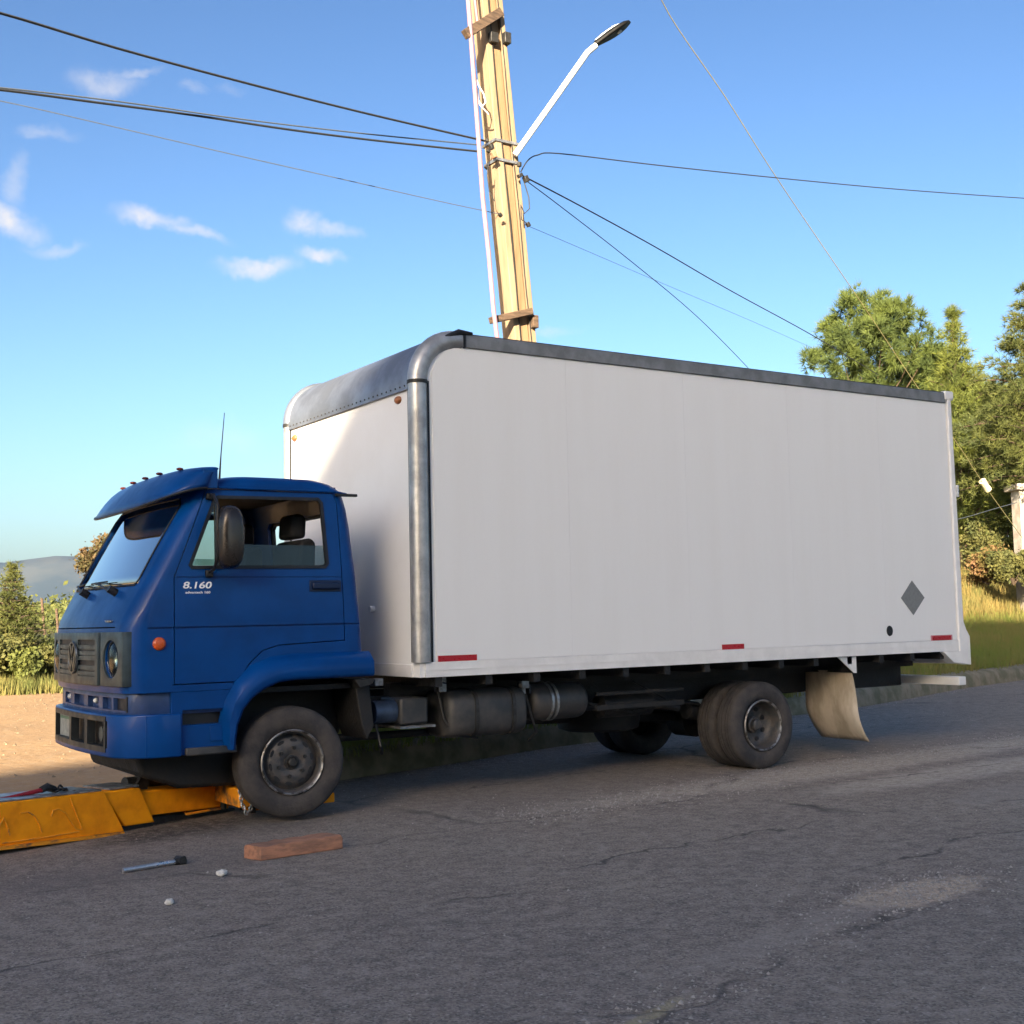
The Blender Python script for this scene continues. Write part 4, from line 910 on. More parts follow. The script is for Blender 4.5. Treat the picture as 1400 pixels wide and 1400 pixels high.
for k, pts in enumerate(([(1.25, .30, .84), (1.27, .24, .62), (1.36, .25, .50), (1.6, .30, .46)], [(2.05, .30, .80), (2.08, .26, .60), (2.14, .28, .47), (2.10, .34, .40)], [(2.66, .4, .70), (2.85, .36, .62), (3.2, .38, .56), (3.7, .45, .60)], [(.72, .3, .62), (.74, .26, .46), (.78, .32, .40)], [(3.3, .5, .82), (3.6, .45, .66), (3.9, .5, .60), (4.2, .6, .55)])):
    obj('hose', tube(NB(), pts, .011, 6), blackp if k % 2 else darksteel, truck)
obj('brake_chamber', tube(NB(), [(4.02, .66, .52), (4.04, .66, .52), (4.16, .66, .50), (4.18, .66, .50)], [.05, .085, .085, .05], 16), undr, truck)
obj('fuel_filter', tube(NB(), [(2.02, .30, .86), (2.02, .30, .78)], .035, 12), steel, truck)
# mudflaps and rear under-run bar
for s in (0, 1):
    def Y(v): return v if s == 0 else BW - v
    V = []; rows = []
    for j in range(14):
        z = .82 - .66 * j / 13; f_ = max(0, j / 13 - .55) / .45
        rows.append([(5.60 + .03 * (j / 13) + .10 * f_ ** 1.8 + .012 * math.sin(k * .9 + j * .4) + .06 * (k / 9) * f_, Y(.09 + .60 * k / 9 - .07 * (j / 13) * (1 - k / 9) * 1.0), z) for k in range(10)])
    b = NB(); ring_loft(b, rows, cap=False, closed=False); mf = obj('mudflap', b, tan, truck, smooth=70); sm_ = mf.modifiers.new('s', 'SOLIDIFY'); sm_.thickness = .008
    ys_ = sorted((Y(.03), Y(.045)))
    obj('mudflap_gusset', prism(NB(), [(5.36, .955), (5.60, .955), (5.60, .80), (5.57, .80)], 'y', *ys_), whites, truck, smooth=0)
    obj('mudflap_bar', box(NB(), 5.585, 5.615, *sorted((Y(.04), Y(.72))), .80, .955), undr, truck, smooth=0)
ur = obj('underrun_bar', box(NB(), 7.06, 7.17, .02, BW - .02, .615, .70), whites, truck, bevel=.008)
for y in (.80, 1.62): obj('underrun_arm', prism(NB(), [(6.78, .83), (6.98, .83), (7.08, .70), (7.08, .62), (6.98, .62)], 'y', y, y + .06), whites, ur, bevel=.006)
for y in (.30, 2.1): tag(obj('tail_lamp', box(NB(), 7.202, 7.222, y, y + .14, .87, .95), redm, cargo, bevel=.006))

# ------------------------------------------------------------------ tow boom, set at a slight angle (the tow vehicle itself is out of the frame to the left)
BTH = math.atan2(.66, 1.75); BE = Vector((math.cos(BTH), math.sin(BTH), 0)); BNV = Vector((-math.sin(BTH), math.cos(BTH), 0)); BO = at(0, 1130, 'y', .17); BO.z = 0
BM = Matrix(((BE.x, BNV.x, 0, BO.x), (BE.y, BNV.y, 0, BO.y), (0, 0, 1, 0), (0, 0, 0, 1)))
def a2(u, v, yo=0.0):
    d = ray(u, v); t_ = ((BO - CP).dot(BNV) + yo) / d.dot(BNV); q = CP + d * t_; return ((q - BO).dot(BE), q.z)
def aw(u, v, yo=.15): s_, z_ = a2(u, v, yo); return BM @ Vector((s_, yo, z_))
def Lb(bm): bm.transform(BM); return bm
boom = thing('tow_boom', 'orange telescopic tow boom reaching under the front of the truck', 'tow boom', tuple(BO))
def sleeve(name, poly, y0, y1, m, par=boom, bev=.008): return obj(name, Lb(prism(NB(), poly, 'y', y0, y1)), m, par, bevel=bev)
pL0, pL1 = a2(0, 1098), a2(0, 1158)
tR0, tR1 = a2(143, 1082), a2(171, 1137)
dx = -1.9; sl0 = (tR0[1] - pL0[1]) / (tR0[0] - pL0[0]); sl1 = (tR1[1] - pL1[1]) / (tR1[0] - pL1[0])
main = sleeve('boom_sleeve', [(pL1[0] + dx, pL1[1] + sl1 * dx), tR1, tR0, (pL0[0] + dx, pL0[1] + sl0 * dx)], 0, .40, orange, bev=.008)
lipz = [(pL1[0] + dx, pL1[1] + sl1 * dx - .018), (tR1[0] - .02, tR1[1] - .018), (tR1[0] - .02, tR1[1] + .004), (pL1[0] + dx, pL1[1] + sl1 * dx + .004)]
obj('bottom_flange', Lb(prism(NB(), lipz, 'y', -.025, .425)), orangew, main, bevel=.003)
def raised(par, pts, w=.006, m=orangew, name='weld_bead'):
    obj(name, Lb(tube(NB(), [(p[0], -.003, p[1]) for p in pts], w, 6)), m, par)
for arc in ([(-2, 1130), (5, 1118), (10, 1130), (13, 1142)], [(28, 1112), (38, 1110), (48, 1116), (54, 1128), (57, 1138)], [(70, 1116), (72, 1108), (80, 1106), (90, 1112), (97, 1124), (104, 1134), (112, 1134)]):
    raised(main, [a2(*q) for q in arc], .0045)
raised(main, [a2(2, 1153), a2(60, 1145), a2(108, 1137)], .005)
raised(main, [a2(96, 1092), a2(104, 1112), a2(112, 1134)], .004)
s2 = sleeve('boom_sleeve', [a2(171, 1130, .02), a2(212, 1124, .02), a2(192, 1077, .02), a2(140, 1083, .02)], .02, .38, orange)
s3 = sleeve('boom_extension', [a2(205, 1115, .05), a2(330, 1100, .05), a2(325, 1073, .05), a2(190, 1082, .05)], .05, .35, orange)
obj('top_plate', Lb(prism(NB(), [(pL0[0] + dx, pL0[1] + sl0 * dx + .003), (pL0[0] + dx, pL0[1] + sl0 * dx + .012), (tR0[0] - .01, tR0[1] + .012), (tR0[0] - .01, tR0[1] + .003)], 'y', .02, .37)), steel, main, smooth=0)
q0 = a2(150, 1081, .05); q1 = a2(190, 1076, .05)
obj('top_plate', Lb(prism(NB(), [(q0[0], q0[1] + .004), (q0[0], q0[1] + .016), (q1[0], q1[1] + .016), (q1[0], q1[1] + .004)], 'y', .05, .35)), steel, s2, smooth=0)
ub = a2(255, 1078, .04); lb = a2(312, 1103, .04)
obj('extension_flange', Lb(box(NB(), ub[0], lb[0], .035, .06, lb[1] - .010, lb[1] + .005)), orangew, s3, bevel=.003)
obj('extension_flange', Lb(box(NB(), ub[0] + .04, lb[0], .035, .06, ub[1] - .01, ub[1] + .010)), orangew, s3, bevel=.003)
obj('pivot_pin', Lb((lambda b: (cyl(b, (lb[0] - .05, .035, lb[1] - .01), (lb[0] - .05, .035, ub[1] + .01), .022, 12), b)[1])(NB())), darksteel, s3)
cbx = -.30; cbz = .17
cb = obj('cross_bar', box(NB(), cbx - .02, cbx + .12, .36, 1.9, cbz - .065, cbz + .065), orangew, boom, bevel=.01)
for y in (.46, 1.72):
    obj('fork_arm', box(NB(), cbx + .08, .46, y, y + .09, .06, .13), orange, cb, bevel=.008)
    obj('fork_plate', box(NB(), cbx + .09, cbx + .13, y - .05, y + .17, .05, .22), darksteel, cb, bevel=.006)
obj('axle_saddle', prism(NB(), [(-.14, .12), (.14, .12), (.11, .20), (.08, .345), (-.08, .345), (-.11, .20)], 'y', .50, .62), darksteel, boom, bevel=.01)
hyd = a2(176, 1068, .2)
obj('hydraulic_ram', Lb(tube(NB(), [(hyd[0] - .02, .22, .30), (hyd[0] + .55, .22, .27)], .04, 12)), darksteel, boom)
obj('ram_bracket', Lb(prism(NB(), [(hyd[0] - .02, .22), (hyd[0] + .12, .22), (hyd[0] + .20, .38), (hyd[0] + .12, .40)], 'y', .16, .24)), darksteel, boom, bevel=.01)
obj('hinge_block', Lb(prism(NB(), [a2(165, 1150, .06), a2(214, 1146, .06), a2(208, 1118, .06), a2(168, 1126, .06)], 'y', .06, .34)), darksteel, boom, bevel=.01)
obj('shade_block', Lb(prism(NB(), [a2(206, 1160, .10), a2(325, 1138, .10), a2(322, 1104, .10), a2(208, 1116, .10)], 'y', .10, .32)), darksteel, boom, bevel=.01)  # dark block added to stand for the deep shade under the extension
# chain hanging between the arm and the front wheel
def chain(pts, name, m, par=None, r=.0055, L=.034):
    pts = [Vector(p) for p in pts]; seg = []
    tot = sum((b - a).length for a, b in zip(pts, pts[1:])); n = int(tot / (L * .74)); bm = NB()
    for k in range(n):
        s = (k + .5) / n * tot
        for a, b in zip(pts, pts[1:]):
            l = (b - a).length
            if s <= l: c, t_ = a + (b - a) * (s / l), (b - a).normalized(); break
            s -= l
        u_, v_ = frame_of(t_)
        if k % 2: u_, v_ = v_, u_
        loop = [c + t_ * (L * .5 * math.sin(q)) + u_ * (L * .33 * math.cos(q)) for q in [2 * math.pi * j / 8 for j in range(9)]]
        tube(bm, loop, r, 4, cap=False)
    return obj(name, bm, m, par, smooth=60)
x_ = cbx + .08
ch = tag(chain([(x_ - .10, .34, .26), (x_ - .09, .32, .14), (x_ - .06, .31, .07), (x_ - .03, .31, .10), (x_ - .01, .32, .24)], 'chain', steel), 'rusty steel chain looped over the tow bar end next to the front tyre', 'chain', kind=None)
ch2 = tag(chain([aw(76, 1082, .12), aw(82, 1077, .14), aw(90, 1080, .16), aw(93, 1085, .12), aw(106, 1085, .1), aw(112, 1083, .1)], 'chain', darksteel, r=.008, L=.045), 'short dark chain lying on top of the orange boom', 'chain')
lv = thing('lever_bar', 'long red lever bar with a black jaw resting on the orange boom', 'lever', aw(30, 1088))
obj('bar', tube(NB(), [aw(-60, 1106), aw(20, 1089), aw(58, 1080)], [.012, .013, .016], 8), redp, lv)
obj('jaw', tube(NB(), [aw(56, 1080), aw(64, 1076), aw(74, 1079), aw(76, 1083)], [.022, .028, .022, .012], 8), darksteel, lv)

# ------------------------------------------------------------------ things on the road
A, B = at(168, 1190, 'z', .02), at(246, 1177, 'z', .02)
wr = thing('wheel_wrench', 'chrome wheel wrench lying on the asphalt below the orange boom', 'wrench', (A.x, A.y, 0))
obj('handle', tube(NB(), [A, A.lerp(B, .95)], .0135, 10), mat('bright_steel', (.62, .63, .64), .3, metal=.8, var=.2, vs=20), wr)
d = (B - A).normalized(); n = Vector((-d.y, d.x, 0))
obj('socket', tube(NB(), [B - d * .035, B + d * .012, B + d * .03], [.020, .026, .026], 10), darksteel, wr)
obj('socket', tube(NB(), [B - n * .035 + Vector((0, 0, .008)), B + n * .03 + Vector((0, 0, .008))], .022, 10), darksteel, wr)
A, B = at(357, 1178, 'z', 0), at(469, 1161, 'z', 0); d = (B - A).normalized(); n = Vector((-d.y, d.x, 0)) * .15
bm = NB(); rings = []
for k in range(13):
    t_ = k / 12; c = A.lerp(B, t_); j = [random.uniform(-.006, .006) for _ in range(6)]; e = (.0 if k in (0, 12) else 0)
    rings.append([(c.x + n.x * a + d.x * sh, c.y + n.y * a + d.y * sh, .004 + z + jj) for (a, z, sh, jj) in ((0, 0, 0, 0), (.0, .060, 0, j[1]), (.06, .080, -.01, j[2]), (.9, .086, -.03, j[3]), (1, .070, -.035, j[4]), (1, 0, -.035, 0))])
ring_loft(bm, rings); blk = obj('timber_block', bm, brick, smooth=30, bevel=.004); tag(blk, 'reddish brown timber block lying on the road in front of the front wheel', 'timber block')
def lump(q, s, name, m, seed):
    bm = NB(); bmesh.ops.create_icosphere(bm, subdivisions=2, radius=s)
    for v in bm.verts: v.co *= 1 + .45 * noise.noise(v.co * (3 / s) * .35 + Vector((seed, 0, 0))); v.co.z *= .6
    bm.transform(Matrix.Translation((q.x, q.y, s * .4 + .006))); return obj(name, bm, m, smooth=0)
tag(lump(at(303, 1198, 'z', 0), .032, 'paper_scrap', white_bit, 1), 'crumpled white paper scrap, the one nearer the timber block', 'litter', 'crumpled white scraps on the road')
tag(lump(at(231, 1237, 'z', 0), .024, 'paper_scrap', white_bit, 5), 'smaller white scrap on the asphalt below the wheel wrench', 'litter', 'crumpled white scraps on the road')
# loose grit and pebbles on the asphalt
def pebbles(name, P, smin, smax, m):
    P = np.asarray(P); k = len(P); s = RNG.uniform(smin, smax, k) ; base = np.array([(1, 0, 0), (-.5, .87, 0), (-.5, -.87, 0), (.1, .1, .9)]); a = RNG.uniform(0, 6.28, k)
    ca, sa = np.cos(a), np.sin(a); V = np.zeros((k, 4, 3)); st = RNG.uniform(.6, 1.4, (k, 3))
    for j in range(4):
        b = base[j] * st * s[:, None]; V[:, j, 0] = P[:, 0] + b[:, 0] * ca - b[:, 1] * sa; V[:, j, 1] = P[:, 1] + b[:, 0] * sa + b[:, 1] * ca; V[:, j, 2] = P[:, 2] + b[:, 2]
    F = np.array([(0, 1, 3), (1, 2, 3), (2, 0, 3)]); F = (F[None] + 4 * np.arange(k)[:, None, None]).reshape(-1, 3); return pymesh(name, V.reshape(-1, 3), F, m)
PP = []
for _ in range(6500):
    r_ = random.random()
    if r_ < .60: x = random.uniform(1.2, 11); y = -.35 + .13 * (x - 4.5) + random.gauss(0, .22)
    elif r_ < .68: x = 1.5 + random.gauss(0, .35); y = -3.95 + random.gauss(0, .14)
    elif r_ < .74: t_ = random.random(); x = -1 + t_ * 3.2; y = -4.75 + t_ * 1.0 + random.gauss(0, .12)
    elif r_ < .86: x = random.uniform(.8, 16); y = kerb_y(x) - abs(random.gauss(0, .18)) - .03
    else: x = random.uniform(-4, 14); y = random.uniform(-6, 3)
    if x < 20 and not (math.hypot((x - 0), (y - .2)) < .3): PP.append((x, y, .008 + .006 * fbm(x, y, .35)))
tag(pebbles('loose_grit', PP, .003, .011, mat('grit', (.48, .42, .36), .95, col2=(.30, .27, .24), vs=30)), 'loose grey grit scattered on the asphalt', 'grit', kind='stuff')
PP = [(x, y, -.01) for x, y in ((random.uniform(-8, 6), random.uniform(4, 30)) for _ in range(2500))]
tag(pebbles('dirt_pebbles', PP, .008, .03, mat('dirt_stone', (.36, .26, .16), .95, var=.5, vs=20)), 'small stones scattered on the sandy ground', 'stones', kind='stuff')

# ------------------------------------------------------------------ utility pole with street lamp
PB = Vector((6.03, 5.55, .3)); lean = Vector((-.41 / 4.57, 0, 1))
def pol(z, dx=0, dy=0): return (PB.x + lean.x * z + dx, PB.y + dy, z)
pole = thing('utility_pole', 'pale concrete utility pole leaning left behind the white cargo box', 'pole', pol(.2))
def strip(name, x0, x1, y0, y1, m, z0=.1, z1=13.5):
    k0, k1 = 1.0, .86
    return obj(name, (lambda b: (ring_loft(b, [[pol(z, x * k, y) for x, y in ((x0, y0), (x1, y0), (x1, y1), (x0, y1))] for z, k in ((z0, k0), (5, 1.0), (z1, .95))]), b)[1])(NB()), m, pole, bevel=.008)
strip('shaft', -.055, .075, -.12, .12, conc)
strip('flange', -.165, -.070, -.145, .145, conc2); strip('flange', .092, .175, -.145, .145, conc2)
strip('web', -.16, .17, -.06, .06, mat('pole_web_concrete', (.30, .21, .11), .9, var=.3, vs=5))  # recessed web between the flanges, plain brown concrete
obj('ground_wire', tube(NB(), [pol(z, .085 + .006 * math.sin(z * 3), -.155) for z in np.linspace(1, 13, 40)], .007, 5), cablem, pole)
obj('ground_wire', tube(NB(), [pol(z, -.075 + .010 * math.sin(z * 2 + 1), -.155) for z in np.linspace(1, 13, 40)], .007, 5), cablem, pole)
YP = 5.35
def arm(u0, v0, u1, v1, w, h, y0=5.33, y1=5.33):
    a, b = at(u0, v0, 'y', y0), at(u1, v1, 'y', y1); d = (b - a).normalized(); n = Vector((0, 1, 0)); up = n.cross(d).normalized(); up = up if up.z > 0 else -up
    bm = NB(); ring_loft(bm, [[c + n * s * w + up * t_ * h for s, t_ in ((-.5, -.5), (.5, -.5), (.5, .5), (-.5, .5))] for c in (a, b)]); return bm
obj('wooden_arm', arm(636, 47, 684, 17, .10, .12, 5.22, 5.36), wood, pole, bevel=.006)
obj('wooden_arm', arm(671, 438, 726, 426, .10, .085), wood, pole, bevel=.006)
obj('arm_block', box(NB(), *sorted((pol(9.1, .10)[0], pol(9.1, .20)[0])), 5.33, 5.45, 9.02, 9.17), darksteel, pole, bevel=.008)
obj('arm_block', box(NB(), pol(5.4, .11)[0], pol(5.4, .20)[0], 5.33, 5.42, 5.20, 5.37), wood, pole, bevel=.008)
obj('arm_block', box(NB(), pol(9.1, -.12)[0], pol(9.1, -.0)[0], 5.33, 5.41, 8.98, 9.12), darksteel, pole, bevel=.008)
for z in (7.66, 7.40): obj('steel_band', (lambda b: (ring_loft(b, [[pol(z + dz, x, y) for x, y in ((-.185, -.165), (.195, -.165), (.195, .165), (-.185, .165))] for dz in (0, .035)]), b)[1])(NB()), steel, pole, smooth=0)
cn = [(634, -60), (640, 0), (643, 40), (647, 95), (652, 160), (656, 215), (660, 270), (668, 345), (675, 425), (682, 480)]
obj('conduit', tube(NB(), [at(u, v, 'y', 5.20) for u, v in cn], .030, 8), pink, pole)
obj('conduit', tube(NB(), [at(u + 9 + 2 * math.sin(v * .05), v, 'y', 5.24) for u, v in cn[:3]], .018, 8), pink, pole)
obj('loose_cable', tube(NB(), [at(u, v, 'y', 5.22) for u, v in ((648, 100), (655, 118), (661, 128), (664, 140), (660, 145), (654, 138), (652, 120))], .010, 5, cap=False), whitem, pole)
obj('loose_cable', tube(NB(), [at(u, v, 'y', 5.22) for u, v in ((652, 138), (660, 148), (668, 156))], .010, 5), whitem, pole)
obj('loose_cable', tube(NB(), [at(u, v, 'y', 5.28) for u, v in ((668, 222), (666, 240), (669, 262), (676, 275))], .006, 5), cablem, pole)
obj('loose_cable', tube(NB(), [at(u, v, 'y', 5.28) for u, v in ((717, 250), (723, 270), (724, 285), (717, 292), (712, 280), (713, 300), (721, 306))], .008, 5), cablem, pole)
for (u, v, s) in ((672, 201, .05), (675, 212, .055), (668, 207, .035), (710, 225, .045), (711, 240, .05), (719, 245, .06), (665, 229, .035), (684, 294, .04), (722, 307, .045), (666, 192, .035)):
    q = at(u, v, 'y', 5.30); b = NB(); bmesh.ops.create_cube(b, size=1, matrix=Matrix.Translation(q) @ Matrix.Rotation(u, 4, 'Y') @ Matrix.Diagonal((s, s * 1.2, s * 1.4, 1))); obj('cable_clamp', b, darksteel if u != 675 else mat('rusty_clamp', (.35, .17, .10), .8), pole, bevel=.008)
# lamp
base = at(704, 212, 'y', 5.34)
lamp = thing('street_lamp', 'street lamp with white arm and black head fixed to the utility pole', 'street lamp', base)
e1, e2 = at(805, 70, 'y', 4.7), at(815, 62, 'y', 4.65)
obj('arm', tube(NB(), [base, base.lerp(e1, .5), e1 - Vector((.02, 0, .02)), e2], .040, 12), whitem, lamp)
tip = at(862, 32, 'y', 4.45); d = (tip - e2).normalized(); sidev = Vector((0, 0, 1)).cross(d).normalized(); upv = d.cross(sidev).normalized(); L = (tip - e2).length
rings = []
for t_, w, h in ((0, .05, .045), (.06, .06, .055), (.2, .085, .06), (.4, .125, .065), (.6, .155, .062), (.8, .150, .052), (.93, .105, .035), (1, .03, .02)):
    c = e2 + d * (L * t_) + upv * .01
    rings.append([c + sidev * w * math.cos(a) + upv * (h * max(math.sin(a), -.35)) for a in [2 * math.pi * k / 24 for k in range(24)]])
hd_ = obj('lamp_head', (lambda b: (ring_loft(b, rings), b)[1])(NB()), lampblack, lamp, smooth=50)
rings = []
for t_, w, h in ((.05, .045, .058), (.25, .07, .075), (.6, .11, .08), (.85, .08, .05)):
    c = e2 + d * (L * t_) + upv * .014; rings.append([c + sidev * w * math.cos(a) + upv * h * math.sin(a) for a in [math.pi * k / 10 for k in range(11)]])
obj('lamp_cover', (lambda b: (ring_loft(b, rings), b)[1])(NB()), whitem, hd_, smooth=60)
c = e2 + d * (L * .66) - upv * .012; b = NB(); tube(b, [c + upv * .005, c - upv * .012, c - upv * .018], [.036, .034, .01], 16); obj('lamp_lens', b, lens_, hd_)

# ------------------------------------------------------------------ cables
def cable(name, P, r, m, label, group=None, n=5):
    pts = []
    for i in range(len(P) - 1):
        for k in range(n if i < len(P) - 2 else n + 1):
            t_ = k / n; p0 = P[max(0, i - 1)]; p1, p2 = P[i], P[i + 1]; p3 = P[min(len(P) - 1, i + 2)]
            pts.append(.5 * ((2 * p1) + (p2 - p0) * t_ + (2 * p0 - 5 * p1 + 4 * p2 - p3) * t_ ** 2 + (3 * p1 - p0 - 3 * p2 + p3) * t_ ** 3))
    return tag(obj(name, tube(NB(), pts, r, 5), m, smooth=60), label, 'cable', group)
def span(uv, y0, y1): return [at(u, v, 'y', y0 + (y1 - y0) * k / (len(uv) - 1)) for k, (u, v) in enumerate(uv)]
G = 'overhead cables on the utility pole'
cable('overhead_cable', span([(-150, -18), (0, 18), (160, 66), (330, 112), (500, 155), (664, 193)], 3.0, 5.3), .014, cablem, 'topmost black cable running from the pole to the upper left corner', G)
cable('overhead_cable', span([(-150, 109), (0, 123), (130, 140), (260, 157), (400, 178), (520, 193), (652, 207)], 4.0, 5.3), .014, cablem, 'thick black cable left of the pole, second from the top', G)
cable('overhead_cable', span([(-150, 108), (0, 120), (170, 140), (330, 163), (500, 183), (652, 198)], 4.3, 5.3), .009, cablel, 'pale grey cable just above the thick black one left of the pole', G)
cable('overhead_cable', span([(-150, 112), (0, 138), (150, 172), (300, 207), (450, 241), (600, 275), (680, 292)], 6.0, 5.5), .006, cablel, 'thin faint cable left of the pole, lowest of them', G)
cable('overhead_cable', span([(712, 235), (722, 219), (735, 212), (765, 210), (900, 226), (1060, 243), (1230, 259), (1400, 271), (1560, 280)], 5.3, 6.5), .009, cablem, 'thin black cable running from the pole to the right edge of the picture', G)
cable('overhead_cable', span([(714, 240), (800, 285), (900, 340), (1000, 398), (1110, 458), (1200, 512)], 5.3, 14), .011, cablem, 'black cable sloping down right from the pole towards the pine tree', G)
cable('overhead_cable', span([(714, 243), (770, 285), (860, 355), (950, 430), (1020, 500), (1060, 545)], 5.3, 12), .007, cablem, 'thinnest black cable sloping down steeply right behind the cargo box', G)
cable('overhead_cable', span([(690, 296), (760, 325), (900, 385), (1030, 440), (1120, 480)], 5.5, 16), .004, cablel, 'faint pale cable low on the right side of the pole', G)
gy = [(880, -60), (915, 20), (990, 130), (1050, 225), (1100, 300), (1160, 388), (1205, 455), (1255, 530), (1310, 608), (1345, 662), (1388, 722), (1405, 745)]
cable('guy_wire', span(gy, 6.0, 11.0), .008, cabley, 'long pale yellow guy wire slanting down across the pine trees at right', None)
tt = 9 / 11; a_, b_ = at(1342, 656, 'y', 6 + 5 * 9 / 11.), at(1352, 671, 'y', 6 + 5 * 9.1 / 11.)
tag(obj('insulator', tube(NB(), [a_, a_.lerp(b_, .1), a_.lerp(b_, .5), a_.lerp(b_, .9), b_], [.03, .085, .075, .085, .03], 12), insul), 'cream strain insulator on the guy wire beside the truck rear', 'insulator')
cable('fence_wire', span([(1300, 712), (1325, 706), (1355, 697), (1390, 687)], 12, 14), .011, cablel, 'short pale wire strung to the concrete gate post at right', None)

# ------------------------------------------------------------------ gate post at the right edge
gp = atd(1407, 790, 40); gpx, gpy = gp.x, gp.y
t1 = atd(1407, 665, 40).z; gt = thing('gate_post', 'pale concrete gate post with a flat cap at the right edge of the picture', 'gate post', (gpx, gpy, 1.2))
rot_ = Matrix.Translation((gpx, gpy, 0)) @ Matrix.Rotation(R(-30), 4, 'Z')
def rb(x0, x1, y0, y1, z0, z1): b = box(NB(), x0, x1, y0, y1, z0, z1); b.transform(rot_); return b
pc = mat('painted_concrete', (.52, .48, .42), .85, col2=(.36, .30, .24), vs=2.5, bump=.2)
obj('post', rb(-.28, .28, -.28, .28, .9, t1 - .12), pc, gt, bevel=.01)
obj('cap', rb(-.42, .42, -.42, .42, t1 - .12, t1 + .06), pc, gt, bevel=.01)

# ------------------------------------------------------------------ trees
bark = mat('pine_bark', (.10, .065, .04), .95, col2=(.05, .035, .025), vs=5, bump=.8, bs=14, stretch=(1, 1, .3))
def fol(name, c1, c2, vs=1.3, tr=.3): return mat(name, c1, .75, col2=c2, vs=vs, lo=.35, hi=.65, translucent=tr)
f_pine = fol('pine_needles', (.135, .175, .035), (.05, .08, .022), 1.4)
f_pine2 = fol('yellow_green_needles', (.175, .20, .032), (.07, .10, .025), 1.2)
f_dark = fol('dark_conifer_needles', (.06, .08, .022), (.13, .14, .03), 1.2)
f_bush = fol('shrub_leaves', (.15, .14, .035), (.06, .075, .022), 1.6)
f_red = fol('reddish_shrub_leaves', (.22, .10, .05), (.13, .12, .03), 2.0)
f_org = fol('autumn_leaves', (.14, .08, .035), (.07, .07, .025), 2.0)
f_green = fol('low_leafy_weeds', (.15, .165, .03), (.075, .095, .025), 2.2)
def tufts(C, U, size, nb, w, spread):
    """needle tufts: C centres (n,3), U outward directions (n,3)"""
    C = np.repeat(C, nb, axis=0); U = np.repeat(U, nb, axis=0); k = len(C); D = U + RNG.normal(0, spread, (k, 3)); D /= np.linalg.norm(D, axis=1)[:, None]
    L = size * RNG.uniform(.6, 1.2, k); s = np.cross(D, RNG.normal(0, 1, (k, 3))); s /= np.linalg.norm(s, axis=1)[:, None] + 1e-9
    V = np.stack([C - s * w, C + s * w, C + D * L[:, None]], 1).reshape(-1, 3); return V, np.arange(3 * k).reshape(-1, 3)
def leaves(C, size, k):
    C = np.repeat(C, k, axis=0) + RNG.normal(0, size * 1.6, (len(C) * k, 3)); n = len(C); a = RNG.normal(0, 1, (n, 3)); a /= np.linalg.norm(a, axis=1)[:, None]; b = np.cross(a, RNG.normal(0, 1, (n, 3))); b /= np.linalg.norm(b, axis=1)[:, None]
    s = size * RNG.uniform(.6, 1.3, n)[:, None]; V = np.stack([C - a * s, C - b * s * .55, C + a * s, C + b * s * .55], 1).reshape(-1, 3); return V, np.arange(4 * n).reshape(-1, 4)
def crown_obj(parent, V, F, m, name='crown'):
    off = np.array(parent.location[:]); o = pymesh(name, V - off, F, m); o.parent = parent; return o
def conifer(base, H, Rm, m, label, z0=.12, n_wh=22, per=7, size=.22, nb=13, w=.010, shape=1.0, rag=.25, group=None, name='pine_tree', droop=.1, up=.3, dens=1.0):
    """whorls of boughs, each bough carrying needle tufts"""
    t_ = thing(name, label, 'tree', base, group); rs = random.Random(int(base.x * 97 + H * 13))
    obj('trunk', tube(NB(), [base + Vector((0, 0, -.3)), base + Vector((.05, 0, H * .4)), base + Vector((-.03, .02, H * .8)), base + Vector((0, 0, H * .98))], [H * .022, H * .016, H * .008, .012], 10), bark, t_)
    C = []; U = []; bb = NB()
    for i in range(n_wh):
        f = z0 + (1 - z0) * (i + rs.random() * .6) / n_wh
        rad = Rm * (math.sin(math.pi * min(1, (1 - f) / (1 - z0) * .98) ** shape * .5) if shape else 1)
        for k in range(per):
            a = 2 * math.pi * (k + rs.random()) / per; L = rad * (1 + rs.uniform(-rag, rag)) + .05; z = H * f
            p0 = base + Vector((0, 0, z)); dirv = Vector((math.cos(a), math.sin(a), up + rs.uniform(-.15, .25)))
            p1 = p0 + dirv * L * .5; p2 = p0 + Vector((dirv.x * L, dirv.y * L, dirv.z * L * .8 - droop * L * L * .2))
            tube(bb, [p0, p1, p2], [.018 + .012 * L, .012 + .006 * L, .006], 4)
            nt_ = max(3, int(L * 9 * dens))
            for q in range(nt_):
                s = .25 + .75 * (q + rs.random()) / nt_; c = p0.lerp(p1, s * 2) if s < .5 else p1.lerp(p2, s * 2 - 1)
                sp = .16 * L * (1.15 - s) + .08; c = c + Vector((rs.gauss(0, sp), rs.gauss(0, sp), rs.gauss(0, sp * .7))); u = Vector((dirv.x, dirv.y, .5)).normalized(); C.append(c[:]); U.append(u[:])
    for q in range(6): C.append((base + Vector((rs.gauss(0, .04), rs.gauss(0, .04), H * (.93 + .07 * q / 6))))[:]); U.append((0, 0, 1))
    obj('branches', bb, bark, t_)['kind'] = 'stuff'
    V, F = tufts(np.array(C), np.array(U), size, nb, w, .75); crown_obj(t_, V, F, m); return t_
